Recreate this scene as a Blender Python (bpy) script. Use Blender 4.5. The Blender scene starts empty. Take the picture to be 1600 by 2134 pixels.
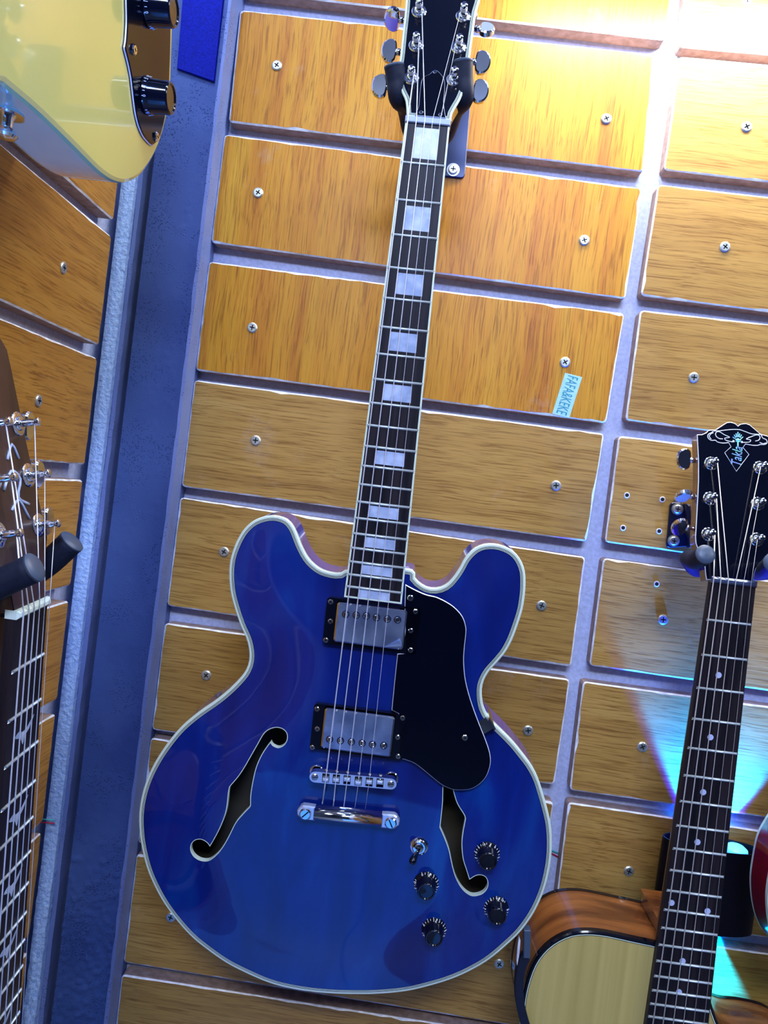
import bpy, bmesh, math, random
import numpy as np
from mathutils import Vector, Matrix
from mathutils.geometry import delaunay_2d_cdt
random.seed(7)
SC = bpy.context.scene
COL = SC.collection
V = Vector

# ------------------------------------------------------------------ camera
W, H, FPX = 1600.0, 2134.0, 1560.0
CAM = V((0.0, -0.855, 1.5))
dyc = V((70, 42, -FPX)).normalized()
zc = V((0.131, 0.991, 0)); zc = (zc - dyc * zc.dot(dyc)).normalized()
xc = dyc.cross(zc)
RW = Matrix((xc, dyc, zc))
cam = bpy.data.cameras.new('camera'); camo = bpy.data.objects.new('camera', cam)
COL.objects.link(camo); SC.camera = camo
camo.matrix_world = Matrix.Translation(CAM) @ RW.to_4x4()
cam.sensor_fit = 'HORIZONTAL'; cam.sensor_width = 36.0; cam.lens = FPX / W * 36.0
cam.clip_start = 0.01

# ------------------------------------------------------------------ light
SC.view_settings.view_transform = 'Standard'
SC.view_settings.look = 'None'
SC.view_settings.gamma = 1.0
SC.view_settings.use_curve_mapping = False
SC.view_settings.exposure = 0.0
wd = bpy.data.worlds.new('world'); SC.world = wd; wd.use_nodes = True
wd.node_tree.nodes['Background'].inputs[0].default_value = (0.30, 0.38, 0.62, 1)
wd.node_tree.nodes['Background'].inputs[1].default_value = 0.35

def area(name, loc, target, sx, sy, power, color):
    l = bpy.data.lights.new(name, 'AREA'); l.shape = 'RECTANGLE'; l.size = sx; l.size_y = sy
    l.energy = power; l.color = color
    o = bpy.data.objects.new(name, l); COL.objects.link(o); o.location = loc
    o.rotation_euler = (V(target) - V(loc)).to_track_quat('-Z', 'Y').to_euler()
    return o
def spot(name, loc, target, power, color, size, blend=0.1, r=0.004):
    l = bpy.data.lights.new(name, 'SPOT'); l.energy = power; l.color = color
    l.spot_size = math.radians(size); l.spot_blend = blend; l.shadow_soft_size = r
    o = bpy.data.objects.new(name, l); COL.objects.link(o); o.location = loc
    o.rotation_euler = (V(target) - V(loc)).to_track_quat('-Z', 'Y').to_euler()
    return o
# LED strip just above the frame, close to the panelled wall at the right
area('led_strip_light', (0.31, -0.050, 2.075), (0.30, 0.03, 1.9), 0.50, 0.02, 5.4, (1.0, 0.97, 0.93))
# ceiling tubes of the shop
area('ceiling_light_near', (0.45, -0.50, 2.60), (0.0, 0, 1.5), 1.0, 0.12, 9, (0.80, 0.88, 1.0))
area('ceiling_light_far', (-0.05, -1.9, 2.60), (0, 0, 1.2), 0.9, 0.3, 40, (0.76, 0.86, 1.0))
area('side_fill_light', (1.5, -1.0, 2.5), (-0.37, -0.25, 1.6), 0.5, 0.5, 13, (0.86, 0.90, 1.0))  # added fill from the right, brightens the left wall panels
# small added light above the column, casts its shadow onto the panels
area('column_shadow_light', (-0.335, -0.30, 2.35), (-0.2, 0, 1.5), 0.05, 0.10, 1.6, (0.70, 0.82, 1.0))
spot('plate_fill_spot', (-0.26, -0.25, 2.45), (-0.30, 0, 2.02), 1.2, (0.01, 0.06, 1.0), 16, .8, .02)  # added spot, brightens the top of the navy sheet
# blue effect lights of the shop: one high, one low in front of the corner
area('blue_effect_light', (0.10, -1.35, 2.35), (-0.35, 0, 1.45), 0.25, 0.25, 9, (0.10, 0.25, 1.0))
area('blue_floor_light', (-0.20, -0.95, 0.45), (-0.32, -0.25, 1.8), 0.7, 0.7, 2.5, (0.02, 0.22, 1.0))
spot('blue_fill_spot', (-0.22, -0.66, 1.15), (-0.30, -0.38, 1.78), 26, (0.02, 0.16, 1.0), 30, .6, .02)  # extra spot, added to turn the yellow guitar's side blue

# ------------------------------------------------------------------ pixel helpers
def ray(px, py):
    return (RW @ V((px - W / 2, H / 2 - py, -FPX))).normalized()
def on_plane(px, py, p0, n):
    d = ray(px, py); n = V(n)
    return CAM + d * ((V(p0) - CAM).dot(n) / d.dot(n))
def at_y(px, py, y=0.0):
    return on_plane(px, py, (0, y, 0), (0, 1, 0))
def at_x(px, py, x):
    return on_plane(px, py, (x, 0, 0), (1, 0, 0))
def frame(o, yax, zax):
    z = V(zax).normalized(); y = V(yax); y = (y - z * y.dot(z)).normalized(); x = y.cross(z)
    m = Matrix((x, y, z)).transposed().to_4x4(); m.translation = V(o); return m
class Loc:
    """pixel -> local coordinates of a frame at height lz above its plane"""
    def __init__(s, F): s.F = F; s.I = F.inverted()
    def __call__(s, px, py, lz=0.0):
        z = s.F.to_3x3() @ V((0, 0, 1))
        return s.I @ on_plane(px, py, s.F @ V((0, 0, lz)), z)
    def xy(s, px, py, lz=0.0):
        p = s(px, py, lz); return (p.x, p.y)

# ------------------------------------------------------------------ materials
def mat(name, color=(.5, .5, .5), rough=.5, metal=0.0, coat=0.0, spec=.5, emit=None, estr=0.0):
    m = bpy.data.materials.new(name); m.use_nodes = True
    b = m.node_tree.nodes['Principled BSDF']
    b.inputs['Base Color'].default_value = (*color, 1); b.inputs['Roughness'].default_value = rough
    b.inputs['Metallic'].default_value = metal; b.inputs['Coat Weight'].default_value = coat
    b.inputs['Coat Roughness'].default_value = .04
    b.inputs['Specular IOR Level'].default_value = spec
    if emit: b.inputs['Emission Color'].default_value = (*emit, 1); b.inputs['Emission Strength'].default_value = estr
    return m
def N(m, t, **kw):
    n = m.node_tree.nodes.new(t)
    for k, v in kw.items():
        if k in n.inputs: n.inputs[k].default_value = v
        else: setattr(n, k, v)
    return n
def L(m, a, b): m.node_tree.links.new(a, b)
def ramp(m, stops):
    r = N(m, 'ShaderNodeValToRGB'); e = r.color_ramp.elements
    while len(e) < len(stops): e.new(.5)
    for i, (p, c) in enumerate(stops): e[i].position = p; e[i].color = (*c, 1)
    return r
def bsdf(m): return m.node_tree.nodes['Principled BSDF']
def mapped(m, scale, coord='Object', rot=(0, 0, 0)):
    tc = N(m, 'ShaderNodeTexCoord'); mp = N(m, 'ShaderNodeMapping')
    mp.inputs['Scale'].default_value = scale; mp.inputs['Rotation'].default_value = rot
    L(m, tc.outputs[coord], mp.inputs['Vector']); return mp.outputs['Vector']
def noisy(m, c1, c2, scale, bump=0.0, dist=.001, detail=6, stretch=(1, 1, 1), lo=.35, hi=.65):
    v = mapped(m, stretch); n = N(m, 'ShaderNodeTexNoise', Scale=scale, Detail=detail)
    L(m, v, n.inputs['Vector']); r = ramp(m, [(lo, c1), (hi, c2)])
    L(m, n.outputs[0], r.inputs[0]); L(m, r.outputs[0], bsdf(m).inputs['Base Color'])
    if bump:
        b = N(m, 'ShaderNodeBump', Strength=bump, Distance=dist)
        L(m, n.outputs[0], b.inputs['Height']); L(m, b.outputs[0], bsdf(m).inputs['Normal'])
    return m
def laminate(name, lo, mid, hi, grain, rough=.42):
    """beech laminate: broad bands, long streaks and short dark dashes along the grain"""
    m = mat(name, mid, rough, spec=.22)
    g = {'z': ((1, 1, .03)), 'x': ((.03, 1, 1)), 'y': ((1, .03, 1))}[grain]
    tc = N(m, 'ShaderNodeTexCoord')
    wob = N(m, 'ShaderNodeTexNoise', Scale=7.0, Detail=2.0)
    L(m, tc.outputs['Object'], wob.inputs['Vector'])
    off = N(m, 'ShaderNodeVectorMath', operation='MULTIPLY_ADD')
    off.inputs[1].default_value = (.012, .012, .012)
    L(m, wob.outputs[1], off.inputs[0]); L(m, tc.outputs['Object'], off.inputs[2])
    inf = N(m, 'ShaderNodeObjectInfo')
    cmb = N(m, 'ShaderNodeVectorMath', operation='ADD')
    L(m, off.outputs[0], cmb.inputs[0]); L(m, inf.outputs['Random'], cmb.inputs[1])
    mp = N(m, 'ShaderNodeMapping'); mp.inputs['Scale'].default_value = g
    L(m, cmb.outputs[0], mp.inputs['Vector'])
    n1 = N(m, 'ShaderNodeTexNoise', Scale=46.0, Detail=5.0, Roughness=.6)
    n2 = N(m, 'ShaderNodeTexNoise', Scale=620.0, Detail=3.0, Roughness=.6)
    L(m, mp.outputs[0], n1.inputs['Vector']); L(m, mp.outputs[0], n2.inputs['Vector'])
    r1 = ramp(m, [(.28, lo), (.5, mid), (.72, hi)])
    L(m, n1.outputs[0], r1.inputs[0])
    dark = ramp(m, [(.34, (.60, .52, .45)), (.50, (1, 1, 1)), (.75, (1.10, 1.1, 1.08))])
    L(m, n2.outputs[0], dark.inputs[0])
    mx = N(m, 'ShaderNodeMix', data_type='RGBA', blend_type='MULTIPLY'); mx.inputs[0].default_value = 1.0
    L(m, r1.outputs[0], mx.inputs[6]); L(m, dark.outputs[0], mx.inputs[7])
    hsv = N(m, 'ShaderNodeHueSaturation')
    mr = N(m, 'ShaderNodeMapRange'); mr.inputs[3].default_value = .88; mr.inputs[4].default_value = 1.1
    L(m, inf.outputs['Random'], mr.inputs[0]); L(m, mr.outputs[0], hsv.inputs['Value'])
    sc = N(m, 'ShaderNodeTexNoise', Scale=9.0, Detail=9.0, Roughness=.72); L(m, cmb.outputs[0], sc.inputs['Vector'])
    sr = ramp(m, [(.60, (0, 0, 0)), (.72, (.45, .45, .45))]); L(m, sc.outputs[0], sr.inputs[0])
    sm = N(m, 'ShaderNodeMix', data_type='RGBA'); L(m, sr.outputs[0], sm.inputs[0]); L(m, mx.outputs[2], sm.inputs[6]); sm.inputs[7].default_value = (.48, .32, .20, 1)
    L(m, sm.outputs[2], hsv.inputs['Color']); L(m, hsv.outputs[0], bsdf(m).inputs['Base Color'])
    b = N(m, 'ShaderNodeBump', Strength=.25, Distance=.0006)
    L(m, n2.outputs[0], b.inputs['Height']); L(m, b.outputs[0], bsdf(m).inputs['Normal'])
    return m

M = {}
M['wood_v'] = laminate('beech_laminate_upright', (.36, .115, .012), (.46, .20, .014), (.52, .27, .022), 'z')
M['wood_h'] = laminate('beech_laminate_level', (.31, .165, .042), (.40, .225, .055), (.46, .275, .075), 'x')
M['wood_l'] = laminate('beech_laminate_side', (.33, .15, .024), (.43, .21, .034), (.48, .255, .048), 'y')
M['edge'] = noisy(mat('chipped_white_edge', (.75, .78, .85), .7), (.55, .55, .58), (.88, .9, .95), 90)
M['side'] = noisy(mat('panel_core_brown', (.36, .25, .2), .7), (.30, .20, .16), (.44, .31, .26), 120)
M['plaster'] = noisy(mat('lavender_plaster', (.5, .5, .7), .85), (.42, .47, .66), (.52, .57, .80), 260, .5, .0012, 8)
M['plaster_b'] = noisy(mat('rough_blue_lit_plaster', (.4, .6, .95), .85), (.34, .52, .9), (.5, .68, 1), 210, .9, .003, 10)  # bluer copy of the plaster, blue light painted into its colour
M['room'] = noisy(mat('room_plaster', (.09, .11, .15), .9), (.06, .08, .12), (.13, .15, .19), 3)
M['steel'] = mat('blue_painted_steel', (.06, .12, .40), .5, 0, 0, .4)
def steel_mat(m, c1, c2):
    v = mapped(m, (1, 1, .8)); n = N(m, 'ShaderNodeTexVoronoi', Scale=430.0)
    big = N(m, 'ShaderNodeTexNoise', Scale=7.0, Detail=3.0); msk = N(m, 'ShaderNodeTexNoise', Scale=30.0, Detail=3.0)
    for q in (n, big, msk): L(m, v, q.inputs['Vector'])
    r = ramp(m, [(.35, c1), (.65, c2)]); L(m, big.outputs[0], r.inputs[0]); L(m, r.outputs[0], bsdf(m).inputs['Base Color'])
    sp = ramp(m, [(.12, (1, 1, 1)), (.34, (0, 0, 0))]); L(m, n.outputs['Distance'], sp.inputs[0])
    mk = ramp(m, [(.46, (.1, .1, .1)), (.60, (1, 1, 1))]); L(m, msk.outputs[0], mk.inputs[0])
    mu = N(m, 'ShaderNodeMath', operation='MULTIPLY'); L(m, sp.outputs[0], mu.inputs[0]); L(m, mk.outputs[0], mu.inputs[1])
    b = N(m, 'ShaderNodeBump', Strength=.9, Distance=.0010); L(m, mu.outputs[0], b.inputs['Height']); L(m, b.outputs[0], bsdf(m).inputs['Normal'])
    return m
steel_mat(M['steel'], (.025, .06, .22), (.055, .11, .31))
M['steel_edge'] = steel_mat(mat('worn_steel_edge', (.17, .22, .5), .5), (.10, .15, .36), (.17, .23, .48))
M['navy'] = noisy(mat('navy_shade', (.01, .015, .12), .6, spec=.1), (.002, .008, .20), (.004, .012, .32), 500, .3, .0006)  # shadow under blue light, put into the colour
M['blue'] = mat('blue_lacquer', (.004, .016, .30), .5, 0, 1.0, .15)
def blue_figure(m):
    v = mapped(m, (1, .22, 1)); wv = N(m, 'ShaderNodeTexNoise', Scale=16.0, Detail=4.0, Distortion=1.2)
    L(m, v, wv.inputs['Vector'])
    r = ramp(m, [(.30, (.0003, .005, .10)), (.55, (.0006, .014, .18)), (.75, (.001, .045, .26))])
    L(m, wv.outputs[0], r.inputs[0]); L(m, r.outputs[0], bsdf(m).inputs['Base Color'])
blue_figure(M['blue'])
M['blue_side'] = noisy(mat('violet_blue_lacquer', (.07, .05, .42), .15, 0, 1.0), (.05, .045, .36), (.11, .065, .42), 18, stretch=(1, 1, 4))
M['cream'] = mat('cream_binding', (.68, .78, .62), .35, 0, .4)
M['black_line'] = mat('black_purfling', (.006, .007, .012), .3)
M['black'] = mat('gloss_black', (.002, .003, .009), .12, 0, .5, .3)
M['guard'] = noisy(mat('black_pickguard', (.004, .006, .014), .14, 0, .5), (.0006, .0015, .006), (.001, .002, .008), 8)
bsdf(M['guard']).inputs['Coat Weight'].default_value = 0; bsdf(M['guard']).inputs['Specular IOR Level'].default_value = .3
M['rose'] = noisy(mat('dark_rosewood', (.02, .015, .018), .45), (.005, .0045, .008), (.020, .014, .018), 220, .15, .0003, 5, (1, .04, 1))
bsdf(M['rose']).inputs['Specular IOR Level'].default_value = .2
M['inlay'] = noisy(mat('pearl_inlay', (.38, .46, .62), .25), (.30, .38, .55), (.52, .60, .78), 90, detail=4)
M['dot'] = mat('pearl_dot', (.50, .56, .80), .3)
M['fret'] = mat('nickel_fret', (.72, .80, .80), .3, .45)
M['chrome'] = mat('chrome', (.80, .82, .86), .08, 1.0)
M['satin'] = mat('bright_satin_chrome', (.62, .70, .86), .22, .6)
M['film'] = noisy(mat('filmed_chrome', (.55, .6, .7), .2, .85), (.30, .38, .60), (.60, .72, .98), 45, .25, .001, 3)
M['string'] = mat('steel_string', (.80, .80, .88), .35, .4)
M['string_b'] = mat('bronze_string', (.85, .76, .66), .35, .4)
M['nut'] = mat('pale_grey_nut', (.34, .42, .62), .4)
M['nut_w'] = mat('white_nut', (.72, .85, .74), .45)
M['nut_k'] = mat('black_nut', (.05, .07, .14), .22, 0, .6)
M['foam'] = noisy(mat('black_foam', (.014, .018, .035), .55), (.006, .009, .022), (.009, .013, .032), 400, .1, .0003)
bsdf(M['foam']).inputs['Specular IOR Level'].default_value = .25; bsdf(M['foam']).inputs['Roughness'].default_value = .65
M['cap'] = mat('grey_rubber_cap', (.05, .075, .12), .4)
M['dark_metal'] = mat('dark_metal', (.008, .014, .05), .3, .3)
M['zinc'] = noisy(mat('zinc_screw', (.62, .66, .60), .3, .8), (.5, .54, .5), (.75, .78, .70), 300)
M['hole'] = mat('dark_recess', (.008, .008, .01), .9)
M['yellow'] = mat('butter_yellow_lacquer', (.58, .56, .17), .16, 0, 1.0)
M['yellow_side'] = mat('butter_yellow_side', (.50, .50, .26), .15, 0, 1.0)
M['spruce'] = noisy(mat('spruce_top', (.50, .38, .13), .3, 0, .5), (.46, .35, .095), (.56, .43, .13), 120, 0, 0, 4, (1, .02, 1))
M['mahogany'] = noisy(mat('mahogany_side', (.24, .07, .018), .22, 0, .8), (.10, .028, .010), (.34, .115, .028), 34, 0, 0, 5, (.25, .25, 1.6))
M['red'] = mat('red_lacquer', (.22, .004, .012), .15, 0, 1.0)
M['brownhead'] = noisy(mat('dark_brown_veneer', (.03, .014, .012), .35, 0, .3), (.018, .009, .009), (.05, .022, .018), 60, stretch=(1, .08, 1))
M['interior'] = mat('bare_inner_wood', (.055, .045, .028), .8)
M['sticker'] = noisy(mat('sticker_paper', (.32, .60, .78), .5), (.28, .56, .74), (.36, .64, .84), 200)
M['green_ink'] = mat('green_ink', (.01, .22, .24), .5)
M['print'] = mat('silver_print', (.72, .74, .85), .35, .3)
M['print_c'] = noisy(mat('iridescent_print', (.3, .6, .85), .3, .4), (.25, .35, .9), (.25, .85, .75), 130)
M['white_ink'] = mat('white_ink', (.80, .83, .88), .5)
M['lamp'] = mat('matt_black_lamp', (.003, .003, .008), .45, 0, 0, .2)
M['lens'] = mat('glowing_lens', (.2, .7, 1), .3, emit=(.05, .40, 1.0), estr=2.2)
M['wire_r'] = mat('red_wire', (.45, .01, .05), .4)
M['wire_t'] = mat('teal_wire', (.05, .42, .42), .4)
M['tile'] = mat('pale_floor_tile', (.38, .42, .48), .25)
def tiles(m):
    v = mapped(m, (1, 1, 1)); br = N(m, 'ShaderNodeTexBrick', Scale=1.0, offset=0.0)
    br.inputs['Brick Width'].default_value = .6; br.inputs['Row Height'].default_value = .6; br.inputs['Mortar Size'].default_value = .006
    br.inputs['Color1'].default_value = (.22, .27, .34, 1); br.inputs['Color2'].default_value = (.26, .31, .38, 1); br.inputs['Mortar'].default_value = (.08, .1, .14, 1)
    L(m, v, br.inputs['Vector']); L(m, br.outputs[0], bsdf(m).inputs['Base Color'])
tiles(M['tile'])

# ------------------------------------------------------------------ mesh helpers
class MB:
    def __init__(s): s.v = []; s.f = []; s.m = []; s.mats = []; s.sm = []
    def mi(s, m):
        if m not in s.mats: s.mats.append(m)
        return s.mats.index(m)
    def add(s, vs, fs, m, T=None, smooth=False):
        o = len(s.v); k = s.mi(m)
        for p in vs:
            p = V(p); s.v.append(tuple(T @ p if T else p))
        for f in fs: s.f.append([i + o for i in f]); s.m.append(k); s.sm.append(smooth)
        return s
    def box(s, a, b, m, T=None, bev=0.0):
        x0, y0, z0 = a; x1, y1, z1 = b; e = bev
        if not e:
            vs = [(x, y, z) for z in (z0, z1) for y in (y0, y1) for x in (x0, x1)]
            fs = [(0, 2, 3, 1), (4, 5, 7, 6), (0, 1, 5, 4), (2, 6, 7, 3), (0, 4, 6, 2), (1, 3, 7, 5)]
            return s.add(vs, fs, m, T)
        pts = [(x0 + e, y0), (x1 - e, y0), (x1, y0 + e), (x1, y1 - e), (x1 - e, y1), (x0 + e, y1), (x0, y1 - e), (x0, y0 + e)]
        return s.prism(pts, z0, z1, m, T, bev=e * .7)
    def prism(s, pts, z0, z1, m, T=None, bev=0.0, mside=None, mbev=None, smooth=False):
        """outline in local xy, from z0 (back) to z1 (front), front edge bevelled"""
        n = len(pts); mside = mside or m
        if area2(pts) < 0: pts = pts[::-1]
        fr = inset(pts, bev) if bev else pts
        rings = [[(x, y, z0) for x, y in pts], [(x, y, z1 - bev) for x, y in pts]]
        s.add(rings[0] + rings[1], [(i, (i + 1) % n, n + (i + 1) % n, n + i) for i in range(n)], mside, T, smooth)
        if bev:
            s.add(rings[1] + [(x, y, z1) for x, y in fr], [(i, (i + 1) % n, n + (i + 1) % n, n + i) for i in range(n)], mbev or m, T, smooth)
        s.add([(x, y, z1) for x, y in fr], tri(fr), m, T)
        s.add(rings[0], [t[::-1] for t in tri(pts)], mside, T)
        return s
    def lathe(s, prof, m, T=None, n=24, cap=True, smooth=True):
        """profile of (radius, z) turned about local z; sharp corners keep their edge"""
        vs = []; fs = []; P = [V((r, z)) for r, z in prof]; R = [P[0]]; seg = []
        for k in range(1, len(P)):
            seg.append((len(R) - 1, len(R))); R.append(P[k])
            if k < len(P) - 1:
                a, b = P[k] - P[k - 1], P[k + 1] - P[k]
                if a.length > 1e-9 and b.length > 1e-9 and a.angle(b) > .6: R.append(P[k])
        for p in R:
            for i in range(n):
                a = 2 * math.pi * i / n; vs.append((p.x * math.cos(a), p.x * math.sin(a), p.y))
        for a_, b_ in seg:
            for i in range(n):
                j = (i + 1) % n; fs.append((a_ * n + i, a_ * n + j, b_ * n + j, b_ * n + i))
        if cap:
            if prof[0][0] > 1e-6: fs.append(tuple(range(n))[::-1])
            if prof[-1][0] > 1e-6: fs.append(tuple((len(R) - 1) * n + i for i in range(n)))
        return s.add(vs, fs, m, T, smooth)
    def tube(s, path, rad, m, T=None, n=10, cap=True):
        P = [V(p) for p in path]; R = rad if isinstance(rad, (list, tuple)) else [rad] * len(P)
        vs = []; fs = []; up = None
        for i, p in enumerate(P):
            t = (P[min(i + 1, len(P) - 1)] - P[max(i - 1, 0)]).normalized()
            if up is None:
                up = V((0, 0, 1)) if abs(t.z) < .9 else V((1, 0, 0))
            a = (up - t * up.dot(t)).normalized(); b = t.cross(a); up = a
            for k in range(n):
                q = 2 * math.pi * k / n; vs.append(p + (a * math.cos(q) + b * math.sin(q)) * R[i])
        for i in range(len(P) - 1):
            for k in range(n):
                j = (k + 1) % n; fs.append((i * n + k, i * n + j, i * n + n + j, i * n + n + k))
        if cap: fs.append(tuple(range(n))[::-1]); fs.append(tuple((len(P) - 1) * n + k for k in range(n)))
        return s.add(vs, fs, m, T, True)
    def ring(s, A, B, m, T=None, smooth=False):
        """closed band between two point loops of equal length"""
        n = len(A)
        return s.add(list(A) + list(B), [(i, (i + 1) % n, n + (i + 1) % n, n + i) for i in range(n)], m, T, smooth)
    def mesh(s, name):
        me = bpy.data.meshes.new(name); me.from_pydata(s.v, [], s.f)
        for x in s.mats: me.materials.append(x)
        me.polygons.foreach_set('material_index', s.m); me.polygons.foreach_set('use_smooth', s.sm)
        me.update()
        return me
    def build(s, name, parent=None, label=None, kind=None):
        o = bpy.data.objects.new(name, s.mesh(name)); COL.objects.link(o)
        if parent: o.parent = parent
        if label: o['label'] = label
        if kind: o['kind'] = kind
        return o
def area2(p): return sum(p[i][0] * p[(i + 1) % len(p)][1] - p[(i + 1) % len(p)][0] * p[i][1] for i in range(len(p)))
def inset(p, d):
    """inward offset of a counter-clockwise outline"""
    q = np.array(p, float); n = len(q); a = np.roll(q, 1, 0); b = np.roll(q, -1, 0)
    e1 = q - a; e2 = b - q
    e1 /= np.linalg.norm(e1, axis=1)[:, None] + 1e-12; e2 /= np.linalg.norm(e2, axis=1)[:, None] + 1e-12
    n1 = np.stack([-e1[:, 1], e1[:, 0]], 1); n2 = np.stack([-e2[:, 1], e2[:, 0]], 1)
    nn = n1 + n2; ln = np.linalg.norm(nn, axis=1)[:, None] + 1e-9; nn /= ln
    c = np.maximum((nn * n1).sum(1), .35)[:, None]
    dd = np.array(d, float)
    if dd.ndim: dd = dd[:, None]
    return [tuple(x) for x in q + nn * dd / c]
def inside(P, poly):
    P = np.asarray(P); x, y = P[:, 0], P[:, 1]; r = np.zeros(len(P), bool); n = len(poly)
    for i in range(n):
        x1, y1 = poly[i]; x2, y2 = poly[(i + 1) % n]
        if y1 == y2: continue
        c = ((y1 > y) != (y2 > y)) & (x < (x2 - x1) * (y - y1) / (y2 - y1) + x1); r ^= c
    return r
def cdt(outline, holes=(), extra=()):
    vs = [V(p) for p in outline]; es = [(i, (i + 1) % len(outline)) for i in range(len(outline))]
    for h in holes:
        o = len(vs); vs += [V(p) for p in h]; es += [(o + i, o + (i + 1) % len(h)) for i in range(len(h))]
    vs += [V(p) for p in extra]
    r = delaunay_2d_cdt(vs, es, [], 0, 1e-7)
    pv = [tuple(p) for p in r[0]]; fs = [tuple(f) for f in r[2]]
    c = np.array([np.mean([pv[i] for i in f], axis=0) for f in fs]); ok = inside(c, outline)
    for h in holes: ok &= ~inside(c, h)
    return pv, [f for f, k in zip(fs, ok) if k]
def tri(pts):
    from mathutils.geometry import tessellate_polygon
    return [t if area2([pts[i] for i in t]) > 0 else t[::-1] for t in tessellate_polygon([[V((p[0], p[1], 0)) for p in pts]])]
def spline(pts, k=6, closed=True):
    P = np.array([tuple(p) for p in pts], float); n = len(P); out = []
    for i in range(n if closed else n - 1):
        g = (lambda j: P[j % n]) if closed else (lambda j: P[min(max(j, 0), n - 1)])
        a, b, c, d = g(i - 1), g(i), g(i + 1), g(i + 2)
        for t in np.arange(k) / k:
            out.append(tuple(.5 * ((2 * b) + (c - a) * t + (2 * a - 5 * b + 4 * c - d) * t * t + (3 * b - a - 3 * c + d) * t ** 3)))
    if not closed: out.append(tuple(P[-1]))
    return out
def resample(pts, n):
    P = np.array(pts, float); Q = np.vstack([P, P[:1]]); s = np.r_[0, np.cumsum(np.linalg.norm(np.diff(Q, axis=0), axis=1))]
    t = np.linspace(0, s[-1], n, endpoint=False)
    return [(float(np.interp(x, s, Q[:, 0])), float(np.interp(x, s, Q[:, 1]))) for x in t]
def ccw(p): return p if area2(p) > 0 else p[::-1]
def thing(name, label, cat, F=None, group=None):
    o = bpy.data.objects.new(name, None); COL.objects.link(o); o.empty_display_size = .05
    if F is not None: o.matrix_world = F
    o['label'] = label; o['category'] = cat
    if group: o['group'] = group
    return o
def Tr(x, y, z=0): return Matrix.Translation((x, y, z))
def orient(p, d, up=(0, 0, 1)):
    """matrix with local z along d at p"""
    z = V(d).normalized(); u = V(up)
    if abs(u.dot(z)) > .95: u = V((1, 0, 0))
    x = u.cross(z).normalized(); y = z.cross(x)
    m = Matrix((x, y, z)).transposed().to_4x4(); m.translation = V(p); return m
def text_mesh(body, size, shear=0.0, depth=0.0002):
    c = bpy.data.curves.new('txt', 'FONT'); c.body = body; c.size = size; c.shear = shear
    c.extrude = depth; c.align_x = 'CENTER'; c.align_y = 'CENTER'; c.resolution_u = 3
    o = bpy.data.objects.new('txt', c); COL.objects.link(o)
    dg = bpy.context.evaluated_depsgraph_get(); dg.update()
    me = bpy.data.meshes.new_from_object(o.evaluated_get(dg))
    vs = [tuple(v.co) for v in me.vertices]; fs = [tuple(p.vertices) for p in me.polygons]
    bpy.data.objects.remove(o); bpy.data.curves.remove(c); bpy.data.meshes.remove(me)
    return vs, fs
def lab(o, label, cat, group=None):
    o['label'] = label; o['category'] = cat
    if group: o['group'] = group
    return o

# ------------------------------------------------------------------ shared small meshes
def screw_head(mb, r, h, m, T=None, slot='cross'):
    """domed head with a real cut recess; sits on local z=0"""
    n = 20; R = [(r * math.cos(2 * math.pi * i / n), r * math.sin(2 * math.pi * i / n)) for i in range(n)]
    R2 = [(x * .78, y * .78) for x, y in R]
    a, b = r * .11, r * .52
    if slot == 'cross':
        c = [(a, a), (a, b), (-a, b), (-a, a), (-b, a), (-b, -a), (-a, -a), (-a, -b), (a, -b), (a, -a), (b, -a), (b, a)]
    else:
        c = [(b * 1.4, a), (-b * 1.4, a), (-b * 1.4, -a), (b * 1.4, -a)]
    mb.ring([(x, y, 0) for x, y in R], [(x, y, h * .55) for x, y in R], m, T)
    mb.ring([(x, y, h * .55) for x, y in R], [(x, y, h) for x, y in R2], m, T)
    pv, fs = cdt(R2, [c]); mb.add([(x, y, h) for x, y in pv], fs, m, T)
    mb.ring([(x, y, h) for x, y in c], [(x, y, h * .3) for x, y in c], M['hole'], T)
    mb.add([(x, y, h * .3) for x, y in c], tri(ccw(c)), M['hole'], T)
    return mb
_m = MB(); screw_head(_m, .0058, .0018, M['zinc']); SCREW = _m.mesh('screw')
_m = MB(); screw_head(_m, .0026, .0014, M['chrome']); SMALL = _m.mesh('small_screw')
def put(mesh, name, parent, mtx):
    o = bpy.data.objects.new(name, mesh); COL.objects.link(o); o.parent = parent; o.matrix_local = mtx; return o

# ================================================================== SETTING
def quad_struct(name, pts, m):
    mb = MB(); mb.add(pts, [(0, 1, 2, 3)], m); o = mb.build(name); o['kind'] = 'structure'; return o
PT = .018
XP, XW = -.368, -.386
mb = MB(); mb.box((XW - .1, PT, 0), (2.4, PT + .1, 2.65), M['plaster']); wall = mb.build('wall_back', kind='structure')
mb = MB(); mb.box((XW - .1, -3.2, 0), (XW, PT, 2.65), M['plaster']); wleft = mb.build('wall_left', kind='structure')
mb = MB(); mb.box((2.4, -3.2, 0), (2.5, PT + .1, 2.65), M['room']); mb.build('wall_right', kind='structure')
mb = MB(); mb.box((XW - .1, -3.3, 0), (2.5, -3.2, 2.65), M['room']); mb.build('wall_front', kind='structure')
mb = MB(); mb.box((XW - .1, -3.3, -.1), (2.5, PT + .1, 0), M['tile']); mb.build('floor', kind='structure')
mb = MB(); mb.box((XW - .1, -3.3, 2.65), (2.5, PT + .1, 2.75), M['room']); mb.build('ceiling', kind='structure')

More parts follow.
